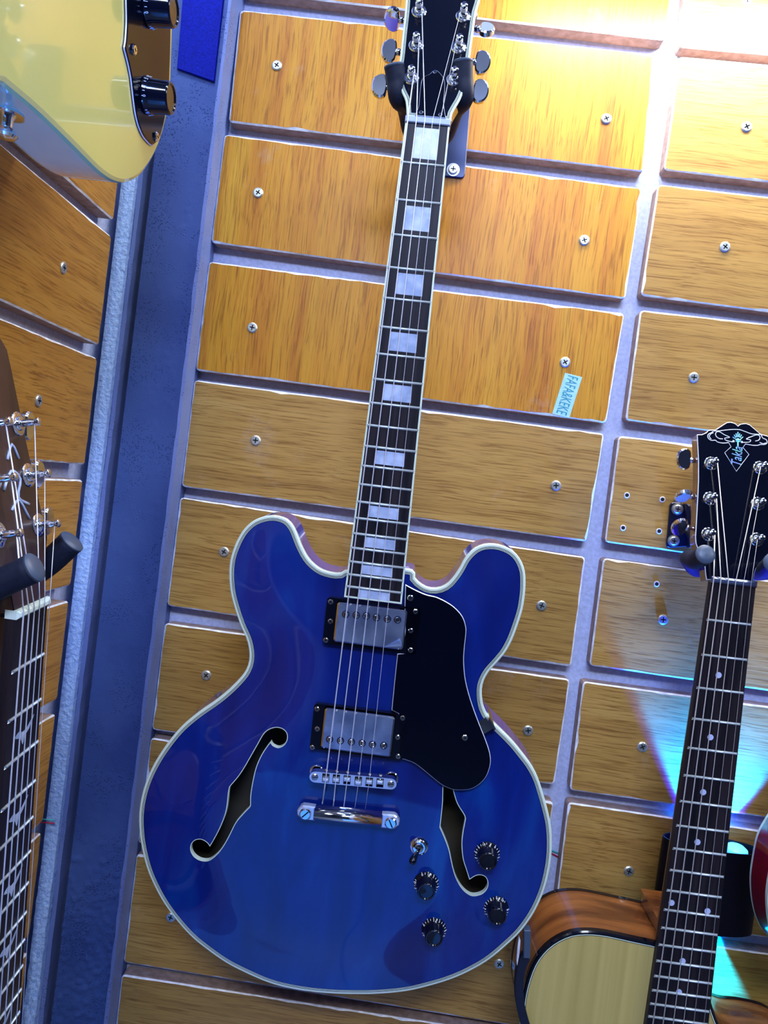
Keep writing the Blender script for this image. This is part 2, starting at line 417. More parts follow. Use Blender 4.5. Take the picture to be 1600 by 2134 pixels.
def chamfer(c, r):
    out = []
    n = len(c)
    for i in range(n):
        p, a, b = V(c[i]), V(c[i - 1]), V(c[(i + 1) % n])
        u, w = (a - p).normalized() * r, (b - p).normalized() * r
        out += [tuple(p + u), tuple(p + u * .3 + w * .3), tuple(p + w)]
    return out
def dense(c, step=.012):
    out = []
    for i in range(len(c)):
        a, b = V(c[i]), V(c[(i + 1) % len(c)]); k = max(1, int((b - a).length / step))
        out += [tuple(a.lerp(b, j / k)) for j in range(k)]
    return out
def panel(parent, corners, F, woodm, th=PT):
    """corners in the frame's xy (TL, TR, BR, BL); irregular chipped front edge"""
    pts = dense(chamfer(ccw([tuple(c) for c in corners]), .004))
    w = [max(.0008, random.gauss(.0016, .0003) + (random.random() < .06) * .0014) for _ in pts]
    fr = inset(pts, w); n = len(pts); mb = MB()
    e = .0013
    mb.ring([(x, y, -th) for x, y in pts], [(x, y, -e) for x, y in pts], M['side'], F)
    mb.ring([(x, y, -e) for x, y in pts], [(x, y, 0) for x, y in fr], M['edge'], F)
    mb.add([(x, y, 0) for x, y in fr], tri(fr), woodm, F)
    return mb.build('panel', parent)
FB = frame((0, 0, 1.5), (0, 0, 1), (0, -1, 0))       # front face of the back wall's panels
LB = Loc(FB)
A = [  # left column: TL, TR, BR, BL in pixels
 ((520, -260), (1420, -150), (1386, 84), (505, -18), 'v'),
 ((500, 20), (1363, 113), (1341, 358), (476, 254), 'v'),
 ((463, 279), (1338, 392), (1303, 623), (437, 505), 'v'),
 ((429, 544), (1301, 653), (1263, 882), (403, 771), 'v'),
 ((398, 791), (1259, 904), (1222, 1129), (371, 1013), 'h'),
 ((367, 1035), (1220, 1161), (1190, 1390), (340, 1261), 'h'),
 ((334, 1297), (1188, 1416), (1155, 1636), (304, 1519), 'h'),
 ((303, 1536), (1154, 1672), (1121, 1872), (276, 1756), 'h'),
 ((273, 1778), (1119, 1899), (1087, 2141), (244, 2004), 'h'),
 ((241, 2029), (1084, 2160), (1050, 2400), (210, 2270), 'h')]
B = [
 ((1440, -150), (1900, -95), (1880, 140), (1416, 98), 'h'),
 ((1416, 117), (1880, 160), (1860, 410), (1383, 354), 'h'),
 ((1371, 384), (1850, 438), (1830, 680), (1335, 616), 'h'),
 ((1334, 646), (1820, 700), (1800, 940), (1303, 876), 'h'),
 ((1289, 908), (1790, 968), (1770, 1200), (1260, 1130), 'h'),
 ((1257, 1163), (1765, 1232), (1740, 1460), (1228, 1387), 'h'),
 ((1215, 1420), (1730, 1490), (1710, 1720), (1187, 1647), 'h'),
 ((1184, 1672), (1700, 1748), (1680, 1966), (1157, 1893), 'h'),
 ((1151, 1922), (1670, 1998), (1650, 2240), (1117, 2170), 'h')]
pA = []; pB = []
for dst, src in ((pA, A), (pB, B)):
    for TL, TR, BR, BL, g in src:
        cs = [LB.xy(*p) for p in (TL, TR, BR, BL)]
        if src is A:   # panels butt against the column
            cs[0] = (max(cs[0][0], -.2715), cs[0][1]); cs[3] = (max(cs[3][0], -.2715), cs[3][1])
        dst.append(panel(wall, cs, FB, M['wood_' + g]))
# another column of panels further right, outside the frame
for r in range(9):
    z = .52 - r * .1405
    dst2 = panel(wall, [(.56, z), (1.05, z), (1.05, z - .125), (.56, z - .125)], FB, M['wood_h'])
def screw_at(parent, px, py, ang=0, lift=.0):
    p = LB.xy(px, py)
    return put(SCREW, 'screw', parent, FB @ Tr(p[0], p[1], lift) @ Matrix.Rotation(ang, 4, 'Z'))
for (i, pts) in ((1, ((577, 137), (1263, 248))), (2, ((538, 402), (1217, 501))), (3, ((526, 683), (1177, 755))), (4, ((533, 918), (1158, 1012))),
                 (5, ((467, 1150), (1128, 1262))), (6, ((430, 1407), (1100, 1522))), (8, ((356, 1911), (1040, 2008)))):
    for p in pts: screw_at(pA[i], *p, random.random() * 1.5)
for i, p in ((0, (1556, 1)), (1, (1555, 265)), (2, (1510, 515)), (3, (1445, 787)), (5, (1381, 1291)), (6, (1338, 1556)), (7, (1310, 1815))):
    screw_at(pB[i], *p, random.random() * 1.5)
_m = MB(); _m.lathe([(.0035, 0), (.0030, .0006), (.0022, .0006), (.0022, .0001), (0, .0001)], M['edge'], None, 12)
_m.lathe([(.0021, .0001), (.0021, .0005), (0, .0005)], M['hole'], None, 12); HOLE = _m.mesh('screw_hole')
for i, px, py in ((4, 1306, 1032), (4, 1380, 1041), (4, 1298, 1100), (4, 1373, 1107), (5, 1368, 1217)):
    p = LB.xy(px, py); put(HOLE, 'screw_hole', pB[i], FB @ Tr(p[0], p[1], 0))

# left wall panels: local x = world +y, local y = up
FL = frame((XP, 0, 1.5), (0, 0, 1), (1, 0, 0)); LL = Loc(FL)
rows = []
def zl(px, py): return LL.xy(px, py)[1]
tops = [(258, 232), (226, 487), (191, 742), (157, 999.6), (132, 1255.4), (101, 1496), (75, 1745), (45, 1998)]
bots = [(231, 455), (189, 712), (169, 968), (140, 1222), (118, 1458), (85, 1716), (50, 1962), (20, 2210)]
pL = []
for t, b in zip(tops, bots):
    z1, z0 = zl(*t), zl(*b)
    for y0, y1 in ((-.042 - .50, -.042), (-.042 - 1.04, -.042 - .525)):
        pL.append(panel(wleft, [(y0, z1), (y1, z1), (y1, z0), (y0, z0)], FL, M['wood_l']))
for k, (px, py) in ((2, (131, 558)), (4, (79, 835))):
    p = LL.xy(px, py); put(SCREW, 'screw', pL[k], FL @ Tr(p[0], p[1], 0))

# plaster strip in the corner, with crumbled lower part
rnd = random.Random(3)
mb = MB(); nz, nx = 150, 8; vs = []
for i in range(nz + 1):
    z = .75 + 1.6 * i / nz
    for j in range(nx + 1):
        x = -.3747 + .0155 * j / nx; d = .037
        if z < 1.02: d += rnd.random() * .004 * min(1, (1.02 - z) / .06)
        else: d += rnd.random() * .0006
        vs.append((x, PT - d, z))
fs = [(i * (nx + 1) + j, i * (nx + 1) + j + 1, (i + 1) * (nx + 1) + j + 1, (i + 1) * (nx + 1) + j) for i in range(nz) for j in range(nx)]
mb.add(vs, fs, M['plaster_b'], None, True); mb.box((-.3746, -.0188, 0), (-.3593, PT, 2.64), M['plaster_b']); mb.build('trim_1', kind='structure')

# steel channel column
col = thing('steel_column', 'rough blue painted steel channel column standing in the corner between the walls', 'column', Matrix.Translation((-.315, 0, 0)))
def colx(x): return x + .315
rnd = random.Random(5)
mb = MB(); x0, x1 = colx(-.3465), colx(-.2735); nx, nz = 26, 560; vs = []
for i in range(nz + 1):
    z = .72 + 1.65 * i / nz
    for j in range(nx + 1):
        x = x0 + (x1 - x0) * j / nx
        d = .0 if rnd.random() > .05 else rnd.random() * .0011
        if z < 1.06 and rnd.random() < .35 * min(1, (1.06 - z) / .1): d += rnd.random() * .0028
        vs.append((x + (rnd.random() - .5) * .001 * (0 < j < nx), -.005 - d, z))
fs = [(i * (nx + 1) + j, i * (nx + 1) + j + 1, (i + 1) * (nx + 1) + j + 1, (i + 1) * (nx + 1) + j) for i in range(nz) for j in range(nx)]
mb.add(vs, fs, M['steel'], None, True); mb.box((x0, -.0049, 0), (x1, .001, 2.64), M['steel']); mb.build('web', col)
def flange(xa, xb, seed, yf):
    mb = MB(); r = random.Random(seed); n = 160; vs = []
    for i in range(n + 1):
        z = 2.64 * i / n
        j = r.uniform(-.0006, .0006)
        vs += [(xa + j * .6, .0165, z), (xa + j, yf, z), (xb + r.uniform(-.0005, .0005), yf, z), (xb + j * .3, .0165, z)]
    fs = []
    for i in range(n):
        for k in range(4): a, b = i * 4 + k, i * 4 + (k + 1) % 4; fs.append((a, b, b + 4, a + 4))
    fs += [(0, 1, 2, 3), tuple(n * 4 + k for k in (3, 2, 1, 0))]
    mb.add(vs, fs, M['steel_edge'], None); return mb.build('flange', col, )
flange(colx(-.3588), colx(-.3540), 1, -.012); flange(colx(-.2755), colx(-.2718), 2, -.030)
# navy sheet high on the web, its colour stands for a blue-lit shadow
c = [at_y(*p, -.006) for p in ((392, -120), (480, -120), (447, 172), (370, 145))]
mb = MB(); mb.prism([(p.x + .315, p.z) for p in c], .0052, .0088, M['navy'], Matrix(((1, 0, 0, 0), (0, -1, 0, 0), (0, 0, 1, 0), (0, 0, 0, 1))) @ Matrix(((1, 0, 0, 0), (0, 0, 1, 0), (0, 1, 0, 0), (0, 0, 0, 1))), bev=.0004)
mb.build('shade_plate', col, 'dark navy sheet in place of a blue-lit shadow, bright blue at its top')

# wires
def wire(pts, m, label, y):
    mb = MB(); P = [at_y(*p, y) for p in pts]; mb.tube([tuple(p) for p in P], .0009, m, None, 6)
    return lab(mb.build('cable'), label, 'cable')
wire([(82, 1707), (95, 1708), (113, 1709)], M['wire_t'], 'teal wire crossing the pale plaster strip left of the blue column, upper of two', -.0262)
wire([(82, 1715), (95, 1714), (113, 1716)], M['wire_r'], 'red wire crossing the pale plaster strip left of the blue column, lower of two', -.0262)
wire([(1128, 1764), (1148, 1772), (1163, 1778)], M['wire_t'], 'teal wire in the wall gap right of the blue guitar body, upper of two', .0165)
wire([(1128, 1771), (1148, 1778), (1163, 1786)], M['wire_r'], 'red wire in the wall gap right of the blue guitar body, lower of two', .0165)

# sticker
c = [LB.xy(*p) for p in ((1177.4, 777), (1212.8, 786), (1185.8, 871), (1150.4, 862))]
st = thing('sticker', 'pale blue paper sticker with green lettering stuck below a screw on a wood panel', 'sticker', FB @ Tr(*c[3], 0))
o0 = V(c[3]); mb = MB(); mb.prism([tuple(V(p) - o0) for p in c], .0, .0003, M['sticker']); mb.build('paper', st)
mid = (V(c[0]) + V(c[1]) + V(c[2]) + V(c[3])) / 4 - o0; dd = ((V(c[3]) + V(c[2])) - (V(c[0]) + V(c[1]))).normalized()
vs, fs = text_mesh('FAFA&KEKE', .0125); xs = [v[0] for v in vs]; ys = [v[1] for v in vs]
ln = (V(c[3]) - V(c[0])).length * .92; wdt = (V(c[1]) - V(c[0])).length * .62
sx = ln / (max(xs) - min(xs)); sy = wdt / (max(ys) - min(ys)); cx = (max(xs) + min(xs)) / 2; cy = (max(ys) + min(ys)) / 2
R = Matrix.Rotation(math.atan2(dd.y, dd.x), 4, 'Z'); mb = MB()
mb.add([((x - cx) * sx, (y - cy) * sy, z * .3) for x, y, z in vs], fs, M['green_ink'], Tr(mid.x, mid.y, .00036) @ R); mb.build('lettering', st)

# ================================================================== generic guitar parts
def fretpos(S, n): return S * 2 ** (-n / 12)
def make_fretboard(root, S, hw0, y_end, hw1, z0, z1, nf, m, binding=None, first='fretboard'):
    """fretboard with round fret wires, nut end at y=S, bridge at y=0"""
    hw = lambda y: hw0 + (hw1 - hw0) * (S - y) / (S - y_end)
    mb = MB(); b = .0016 if binding else 0
    mb.prism([(-hw0 + b, S), (-hw(y_end) + b, y_end + b), (hw(y_end) - b, y_end + b), (hw0 - b, S)], z0, z1, m, bev=.0004)
    fb = mb.build('fretboard', root)
    if binding:
        mb = MB()
        for s in (-1, 1):
            q = [(s * hw0, S), (s * hw(y_end), y_end), (s * (hw(y_end) - b), y_end), (s * (hw0 - b), S)]
            mb.prism(q, z0 - .0002, z1 + .0001, binding)
        mb.prism([(-hw(y_end) + b, y_end), (hw(y_end) - b, y_end), (hw(y_end) - b, y_end + b), (-hw(y_end) + b, y_end + b)], z0 - .0002, z1 + .0001, binding)
        mb.build('fretboard_binding', root)
    for n in range(1, nf + 1):
        y = fretpos(S, n)
        if y < y_end + .003: break
        h = hw(y) - .0006; mb = MB()
        prof = [(-.0013, 0), (-.0009, .0009), (0, .0012), (.0009, .0009), (.0013, 0)]
        vs = [(s * (h - (.0008 if k in (1, 2, 3) else 0)), y + p[0], z1 + p[1]) for s in (-1, 1) for k, p in enumerate(prof)]
        mb.add(vs, [(i, i + 1, i + 6, i + 5) for i in range(4)] + [(0, 1, 2, 3, 4), (9, 8, 7, 6, 5)], M['fret'], None, True)
        mb.build('fret', root)
    return hw
def tuner(root, F, post, key, m=None, posth=.014, big=.0068, keyrot=0.0, flat=False, side=None):
    """post with washer and bushing, shaft and half-moon button. F: headstock matrix local to the root"""
    m = m or M['chrome']
    mb = MB(); T = F @ Tr(post[0], post[1], 0)
    mb.lathe([(big, 0), (big, .0005), (big * .90, .0011), (big * .62, .0013), (big * .60, .0022), (big * .54, .0030), (big * .44, .0033), (.0026, .0034), (.0026, posth * .62), (.0019, posth * .70), (.0019, posth * .78), (.0028, posth * .84), (.0030, posth * .95), (.0018, posth), (0, posth)], m, T, 22)
    o = mb.build('tuning_post', root)
    if key is None: return o
    mb = MB(); s = 1 if key[0] > post[0] else -1
    kz = -.011
    sgn = s
    mb.tube([(post[0] + sgn * .009, key[1], kz), (key[0] - sgn * .005, key[1], kz)], .0021, m, F, 10)
    mb.tube([(key[0] - sgn * .010, key[1], kz), (key[0] - sgn * .0085, key[1], kz), (key[0] - sgn * .0070, key[1], kz), (key[0] - sgn * .0055, key[1], kz)], [.0026, .0032, .0032, .0024], m, F, 12)
    hm = [(-.0052, -.0085), (-.0062, -.004), (-.0064, 0), (-.0062, .004), (-.0052, .0085), (-.0015, .0108), (.003, .0098), (.0065, .006), (.0078, 0), (.0065, -.006), (.003, -.0098), (-.0015, -.0108)]
    hm = spline(hm, 3); hm = [(x * s, y) for x, y in hm]
    K = F @ Tr(key[0], key[1], kz) @ Matrix.Rotation(keyrot, 4, 'X')
    p = ccw(hm); q = inset(p, .0012)
    n = len(p)
    mb.ring([(x, y, -.0028) for x, y in q], [(x, y, -.0016) for x, y in p], m, K, True)
    mb.ring([(x, y, -.0016) for x, y in p], [(x, y, .0016) for x, y in p], m, K, True)
    mb.ring([(x, y, .0016) for x, y in p], [(x, y, .0028) for x, y in q], m, K, True)
    mb.add([(x, y, .0028) for x, y in q], tri(q), m, K); mb.add([(x, y, -.0028) for x, y in q], [t[::-1] for t in tri(q)], m, K)
    mb.build('tuning_button', root)
    return o
def band_body(root, outline, depth, arch, holes, mats, n=260, bindw=.0026, lines=True, backcol=None, archw=.075):
    """hollow body: sides, back, bound arched top with cut holes. Face rim at z=0"""
    out = resample(ccw(outline), n)
    mb = MB()
    mb.ring([(x, y, -depth + .003) for x, y in out], [(x, y, -.006) for x, y in out], mats['side'], None, True)
    inb = inset(out, .003)
    mb.ring([(x, y, -depth) for x, y in inb], [(x, y, -depth + .003) for x, y in out], backcol or mats['side'], None, True)
    mb.add([(x, y, -depth) for x, y in inb], [t[::-1] for t in tri(inb)], mats['side'])
    lin = inset(out, .004)      # inner liner, seen through the holes
    mb.ring([(x, y, -.006) for x, y in lin], [(x, y, -depth + .002) for x, y in lin], M['interior'])
    mb.add([(x, y, -depth + .002) for x, y in lin], tri(lin), M['interior'])
    mb.build('body_shell', root)
    mb = MB()
    e = .0008
    a = inset(out, e); b = inset(out, bindw)
    mb.ring([(x, y, -.006) for x, y in out], [(x, y, -e) for x, y in out], mats['bind_side'], None, True)
    mb.ring([(x, y, -e) for x, y in out], [(x, y, 0) for x, y in a], mats['bind'], None, True)
    mb.ring([(x, y, 0) for x, y in a], [(x, y, .0002) for x, y in b], mats['bind'])
    cur = b; w = bindw
    if lines:
        for dw, m in ((.0006, M['black_line']), (.0005, mats['bind']), (.0006, M['black_line']), (.0005, mats['bind']), (.0005, M['black_line'])):
            nx = inset(out, w + dw); mb.ring([(x, y, .0002) for x, y in cur], [(x, y, .0002) for x, y in nx], m); cur = nx; w += dw
    mb.build('body_binding', root)
    C = np.array(cur)
    def height(P):
        P = np.atleast_2d(P); d = np.full(len(P), 9.0)
        for i in range(0, len(C)):
            p, q = C[i], C[(i + 1) % len(C)]; e_ = q - p; t = np.clip(((P - p) @ e_) / (e_ @ e_ + 1e-12), 0, 1)
            d = np.minimum(d, np.linalg.norm(P - (p + t[:, None] * e_), axis=1))
        t = np.clip(d / archw, 0, 1); return .0002 + arch * (3 * t ** 2 - 2 * t ** 3)
    xs = np.arange(C[:, 0].min(), C[:, 0].max(), .007); ys = np.arange(C[:, 1].min(), C[:, 1].max(), .007)
    G = np.array([(x, y) for x in xs for y in ys]); ok = inside(G, cur)
    hh = height(G); 
    for h in holes: ok &= ~inside(G, h)
    if holes:
        Hh = np.array([p for h in holes for p in h]); dm = np.min(np.linalg.norm(G[:, None, :] - Hh[None], axis=2), axis=1); ok &= dm > .0025
    dC = np.min(np.linalg.norm(G[:, None, :] - C[None], axis=2), axis=1); ok &= dC > .003
    pv, fs = cdt(cur, holes, [tuple(g) for g in G[ok]])
    z = height(np.array(pv)); mb = MB()
    vs = [(p[0], p[1], float(k)) for p, k in zip(pv, z)]
    mb.add(vs, fs, mats['top'], None, True)
    mb.build('body_top', root)
    for h in holes:
        zz = height(np.array(h)); hi = ccw(h); zz = height(np.array(hi)); mb = MB()
        ou = inset(hi, -.0007)
        mb.ring([(x, y, float(k) + .00025) for (x, y), k in zip(ou, zz)], [(x, y, float(k) + .00025) for (x, y), k in zip(hi, zz)], M['cream'])
        mb.ring([(x, y, float(k) + .00025) for (x, y), k in zip(hi, zz)], [(x, y, float(k) - .005) for (x, y), k in zip(hi, zz)], M['cream'])
        mb.build('sound_hole_binding', root)
    return out, height

# ================================================================== BLUE SEMI-HOLLOW GUITAR
t = math.radians(3.0)
NRM = V((0, -math.cos(t), -math.sin(t)))
_c = ray(817, 940); P_ref = CAM + _c * (.707 / _c.y)
o_ = on_plane(735, 1627, P_ref, NRM); n_ = on_plane(893.5, 249, P_ref, NRM)
FG = frame(o_, n_ - o_, NRM); G = Loc(FG)
S = .628
sc = (n_ - o_).length / S      # kept close to 1 by the distance chosen above
print('guitar scale ratio', sc)
gt = thing('electric_guitar', 'blue semi-hollow electric guitar with cream binding and f-holes hanging on the panelled wall', 'guitar', FG)
body_px = [(727.8,1188),(708,1194.7),(686,1192.5),(664,1184),(642.5,1164),(627,1135.6),(614,1103),(601,1085),(585.6,1077),(566,1074),(544,1078),(524,1087.5),(504.7,1107),(489.4,1135.6),(479.7,1166),(477,1197),(479.7,1232),(487,1262.5),(500,1302),(513.4,1332.5),(519,1358.7),(517.8,1380.6),(510,1400),(493.7,1420),(472,1441),(447,1461),(412.4,1485),(379,1513),(353,1543),(326,1582.5),(306.4,1622),(295,1658.7),(289.5,1695),(290,1731.5),(295,1768),(305,1808),(319.7,1844),(339.6,1880.6),(366,1917),(399,1953.5),(435.6,1983),(475.4,2010),(521.7,2033),(561.5,2049.5),(601,2060),(651,2068),(700.6,2072),(750,2073),(780,2072.5),(817.5,2070),(855,2065),(892.5,2056),(930,2045),(967.5,2030),(1005,2010),(1030,1992.5),(1055,1971),(1080,1947.5),(1100,1922.5),(1117.5,1894),(1132.5,1860),(1142.5,1825),(1148.7,1787.5),(1150,1750),(1147.5,1717.5),(1141,1687.5),(1132,1655),(1121,1621.5),(1107,1595),(1092,1574.8),(1075.5,1554),(1059,1536),(1042.5,1519.8),(1030,1507.4),(1019,1495),(1011,1481),(1006.5,1467.5),(1004.5,1453.7),(1004,1438),(1007.7,1420),(1018.7,1400),(1036,1380.6),(1053.7,1358.7),(1066.8,1334.6),(1077.7,1306),(1088.7,1271),(1094,1236),(1095,1205.6),(1092,1183.7),(1082,1162),(1066.8,1146.5),(1045,1136.5),(1023,1133),(1001,1136.5),(983.7,1146.5),(968,1164),(957.4,1183.7),(944,1203.4),(929,1218.7),(909,1226),(887.4,1223),(865.6,1207),(852,1186)]
out_l = spline([G.xy(*p) for p in body_px], 5)
fl_ = [(890,283),(905,306),(940,318),(975,300),(993,265),(990,230),(965,205),(925,197),(880,210),(845,240),(810,300),(770,370),(730,440),(690,500),(635,565),(628,600),(622,660),(610,730),(580,810),(545,880),(510,940),(490,915),(455,898),(415,905),(390,935),(388,975),(410,1010),(450,1030),(500,1028),(550,990),(590,940),(630,870),(670,790),(720,730),(758,690),(763,670),(765,610),(780,520),(800,440),(830,370),(865,315)]
fr_ = [(575,-60),(572,0),(568,100),(548,285),(590,380),(625,480),(650,600),(680,700),(730,790),(790,845),(840,857),(900,840),(935,800),(943,750),(925,705),(885,685),(840,690),(790,720),(765,640),(735,540),(725,420),(735,320),(755,215),(745,180),(690,90),(660,0),(648,-60),(640,-120),(600,-130)]
def smooth_hole(pts, corners, k=4):
    """spline through the points but keep the listed ones sharp"""
    out = []; n = len(pts); c = sorted(corners)
    for a, b in zip(c, c[1:] + [c[0] + n]):
        out += spline([pts[i % n] for i in range(a, b + 1)], k, False)[:-1]
    return out
h1 = smooth_hole([G.xy(270 + x / 3.019, 1450 + y / 3.019, .005) for x, y in fl_], [0, 14, 20, 35])
h2 = smooth_hole([G.xy(780 + x / 4, 1650 + y / 4, .005) for x, y in fr_], [3, 17, 22])
mats = dict(side=M['blue_side'], bind=M['cream'], bind_side=M['cream'], top=M['blue'])
out_g, hg = band_body(gt, out_l, .046, .0075, [h1, h2], mats, n=340)
# neck and fretboard
ZB = .0105; ZF = .0165
pe = [G.xy(720.5, 1244.5, ZF), G.xy(840.6, 1259.7, ZF)]; pn = [G.xy(847.2, 254.4, ZF), G.xy(939.6, 264, ZF)]
print('nut', pn, 'end', pe)
hw0 = abs(pn[1][0] - pn[0][0]) / 2; hw1 = abs(pe[1][0] - pe[0][0]) / 2; y_end = (pe[0][1] + pe[1][1]) / 2; y_nut = (pn[0][1] + pn[1][1]) / 2 
SG = y_nut
hwf = make_fretboard(gt, SG, hw0, y_end, hw1, ZB, ZF, 22, M['rose'], M['cream'])
for n in (1, 3, 5, 7, 9, 12, 15, 17, 19, 21):
    ya, yb = fretpos(SG, n - 1), fretpos(SG, n); d = ya - yb; k = hwf((ya + yb) / 2)
    m_ = .13 if n == 1 else .17
    mb = MB(); mb.prism([(-k * .50, yb + d * m_), (k * .58, yb + d * m_), (k * .56, ya - d * (.14 if n > 1 else .10)), (-k * .50, ya - d * (.14 if n > 1 else .10))], ZF - .001, ZF + .00015, M['inlay'])
    mb.build('inlay', gt)
# neck wood: rounded underside
def neck(root, y0, y1, ha, hb, ztop, ta, tb, m):
    mb = MB(); k = 12; vs = []
    for y, h, th in ((y0, ha, ta), (y1, hb, tb)):
        for i in range(k + 1):
            a = math.pi * i / k; vs.append((-h * math.cos(a), y, ztop - th * math.sin(a) ** .7))
    fs = [(i, i + 1, k + 2 + i, k + 1 + i) for i in range(k)] + [tuple(range(k + 1)), tuple(range(2 * k + 1, k, -1))]
    mb.add(vs, fs, m, None, True); return mb.build('neck', root)
y_body = G.xy(790, 1215)[1]
neck(gt, y_body + .004, SG, hwf(y_body), hw0 * .98, ZB, .022, .018, M['blue_side'])
mb = MB(); mb.box((-.026, y_body - .06, .0075), (.026, y_body + .004, ZB), M['blue_side']); mb.build('neck_joint', gt)
# nut
mb = MB(); mb.prism([(-hw0 - .0004, SG), (hw0 + .0004, SG), (hw0 + .0004, SG + .0052), (-hw0 - .0004, SG + .0052)], ZB, ZF + .0022, M['nut'], bev=.0006); mb.build('nut', gt)
# headstock
HA = math.radians(12)
FH = Matrix.Translation((0, SG + .0045, ZF - .001)) @ Matrix.Rotation(-HA, 4, 'X')
GH = Loc(FG @ FH)
hs_px = [(847,243),(846.5,226),(844,207),(835,188),(829,165),(829,145),(833.5,116),(838,71),(843,28),(845,0),(847,-45),(842,-95),(858,-128),(890,-112),(925,-92),(960,-105),(1000,-118),(1018,-85),(1006,-45),(999.8,0),(992,28),(985.8,71),(979,121),(975,150),(971,175),(960,205),(948,226),(941.6,239),(940.5,252)]
hp = [GH.xy(*p) for p in hs_px]
hp = ccw(resample(spline(hp, 4, False), 130))
mb = MB()
mb.ring([(x, y, -.015) for x, y in hp], [(x, y, -.001) for x, y in hp], M['black'], FH, True)
mb.add([(x, y, -.015) for x, y in hp], [q[::-1] for q in tri(hp)], M['black'], FH)
cur, w_ = inset(hp, .0042), 0
mb.add([(x, y, .0002) for x, y in cur], tri(cur), M['black'], FH); mb.build('headstock', gt)
mb = MB(); a0 = hp; mb.ring([(x, y, -.001) for x, y in hp], [(x, y, 0) for x, y in inset(hp, .0006)], M['cream'], FH)
seq = [(.0006, M['cream']), (.0021, M['black_line']), (.0027, M['cream']), (.0031, M['black_line']), (.0036, M['cream']), (.0040, M['black_line']), (.0042, None)]
for (w0, m0), (w1, _) in zip(seq, seq[1:]):
    mb.ring([(x, y, .0001) for x, y in inset(hp, w0)], [(x, y, .0001) for x, y in inset(hp, w1)], m0, FH)
mb.build('headstock_binding', gt)
posts = [(873, 24), (867, 95), (857, 163), (965, 34), (955.6, 99), (946, 166)]
keys = [(818, 40), (812, 107), (792, 180), (1013, 62), (1004, 131), (1000, 191)]
PP = [GH.xy(*p) for p in posts]; KK = [GH.xy(*k, -.011) for k in keys]
for i, (p, k) in enumerate(zip(PP, KK)): tuner(gt, FH, p, k, keyrot=(1.25 if i == 0 else (-.5 if i == 3 else .12)))
# truss rod cover
trc = [(864,243),(872,225),(874,205),(876,185),(881,165),(895,158),(903,150),(910,150),(920,160),(926,172),(926,195),(924,215),(926,235),(929,249)]
tp = ccw(resample(spline([GH.xy(*p) for p in trc], 4, False), 60))
mb = MB(); mb.prism(tp, .0003, .0022, M['guard'], FH, bev=.0003, mbev=M['print'], mside=M['print']); cv = mb.build('truss_rod_cover', gt)
for p in ((906, 154), (877, 238), (917, 243)): q = GH.xy(*p); put(SMALL, 'screw', cv, FH @ Tr(q[0], q[1], .0022) @ Matrix.Scale(.72, 4))
# strings
xn = [-.0178, -.0102, -.0027, .0042, .0109]
bx = [-.0260, -.0163, -.0057, .0054, .0155, .0259]
ts = [(631, 1690), (665, 1680)]
rad = [.00062, .00052, .00045, .00026, .00022]
ord_ = [PP[2], PP[1], PP[0], PP[3], PP[4]]
ZN = ZF + .0026; ZS = .0265
bridge_c = G.xy(735, 1627, ZS)
by = [G.xy(600 + x / 6.154, 1560 + y / 6.154, ZS) for x, y in ((483, 395), (613, 405), (755, 425), (905, 420), (1040, 425))]
tl = [G.xy(600 + x / 6.154, 1560 + y / 6.154, .022) for x, y in ((440, 715), (578, 745), (713, 765), (855, 770), (990, 780))]
for i in range(5):
    pst = ord_[i]; sgn = 1 if i < 3 else -1
    a = FH @ V((pst[0] + sgn * .0024, pst[1] - .001, .0085))
    mb = MB(); mb.tube([tuple(a), (xn[i], SG + .0035, ZN), (xn[i], SG + .001, ZN), (by[i][0], by[i][1], ZS), (tl[i][0], tl[i][1], .0205)], rad[i], M['string'], None, 6)
    for k in range(3):
        c_ = [FH @ V((pst[0] + .0030 * math.cos(q), pst[1] + .0030 * math.sin(q), .0075 + .0009 * k)) for q in np.linspace(0, 2 * math.pi, 13)]
        mb.tube([tuple(p) for p in c_], rad[i], M['string'], None, 5)
    mb.build('string', gt)
# pickguard
pg = [(850,62),(920,100),(1000,135),(1080,155),(1160,195),(1220,240),(1268,300),(1290,370),(1290,430),(1280,520),(1275,620),(1285,740),(1310,850),(1345,960),(1390,1080),(1430,1180),(1460,1270),(1470,1340),(1460,1400),(1435,1460),(1390,1510),(1330,1545),(1260,1555),(1190,1550),(1120,1520),(1060,1475),(1000,1425),(930,1370),(880,1345),(830,1330)]
pg2 = [(800,1325),(800,1000),(750,975),(770,770),(792,565),(850,560),(845,215)]
gz = .0105
pgl = [G.xy(600 + x / 3.478, 1200 + y / 3.478, gz + .003) for x, y in pg]; pgl = spline(pgl, 4, False) + [G.xy(600 + x / 3.478, 1200 + y / 3.478, gz + .003) for x, y in pg2]
mb = MB(); mb.prism(pgl, gz, gz + .003, M['guard'], bev=.0007, mbev=M['print']); pgo = mb.build('pickguard', gt)
for p in ((855, 1246), (968.5, 1537)): q = G.xy(*p, gz + .003); put(SMALL, 'screw', pgo, Tr(q[0], q[1], gz + .003) @ Matrix.Scale(1.15, 4))
# pickguard bracket on the rim
cb = [G.xy(960 + x / 7.27, 1440 + y / 7.27, .009) for x, y in ((235, 470), (380, 395), (490, 560), (335, 655))]
mb = MB(); mb.prism([tuple(p) for p in cb], .0088, .0102, M['chrome'])
cb2 = [G.xy(960 + x / 7.27, 1440 + y / 7.27, .0) for x, y in ((375, 395), (420, 340), (520, 520), (485, 560))]
mb.prism([tuple(p) for p in cb2], -.028, .0104, M['chrome'], bev=.001); mb.build('pickguard_bracket', gt)
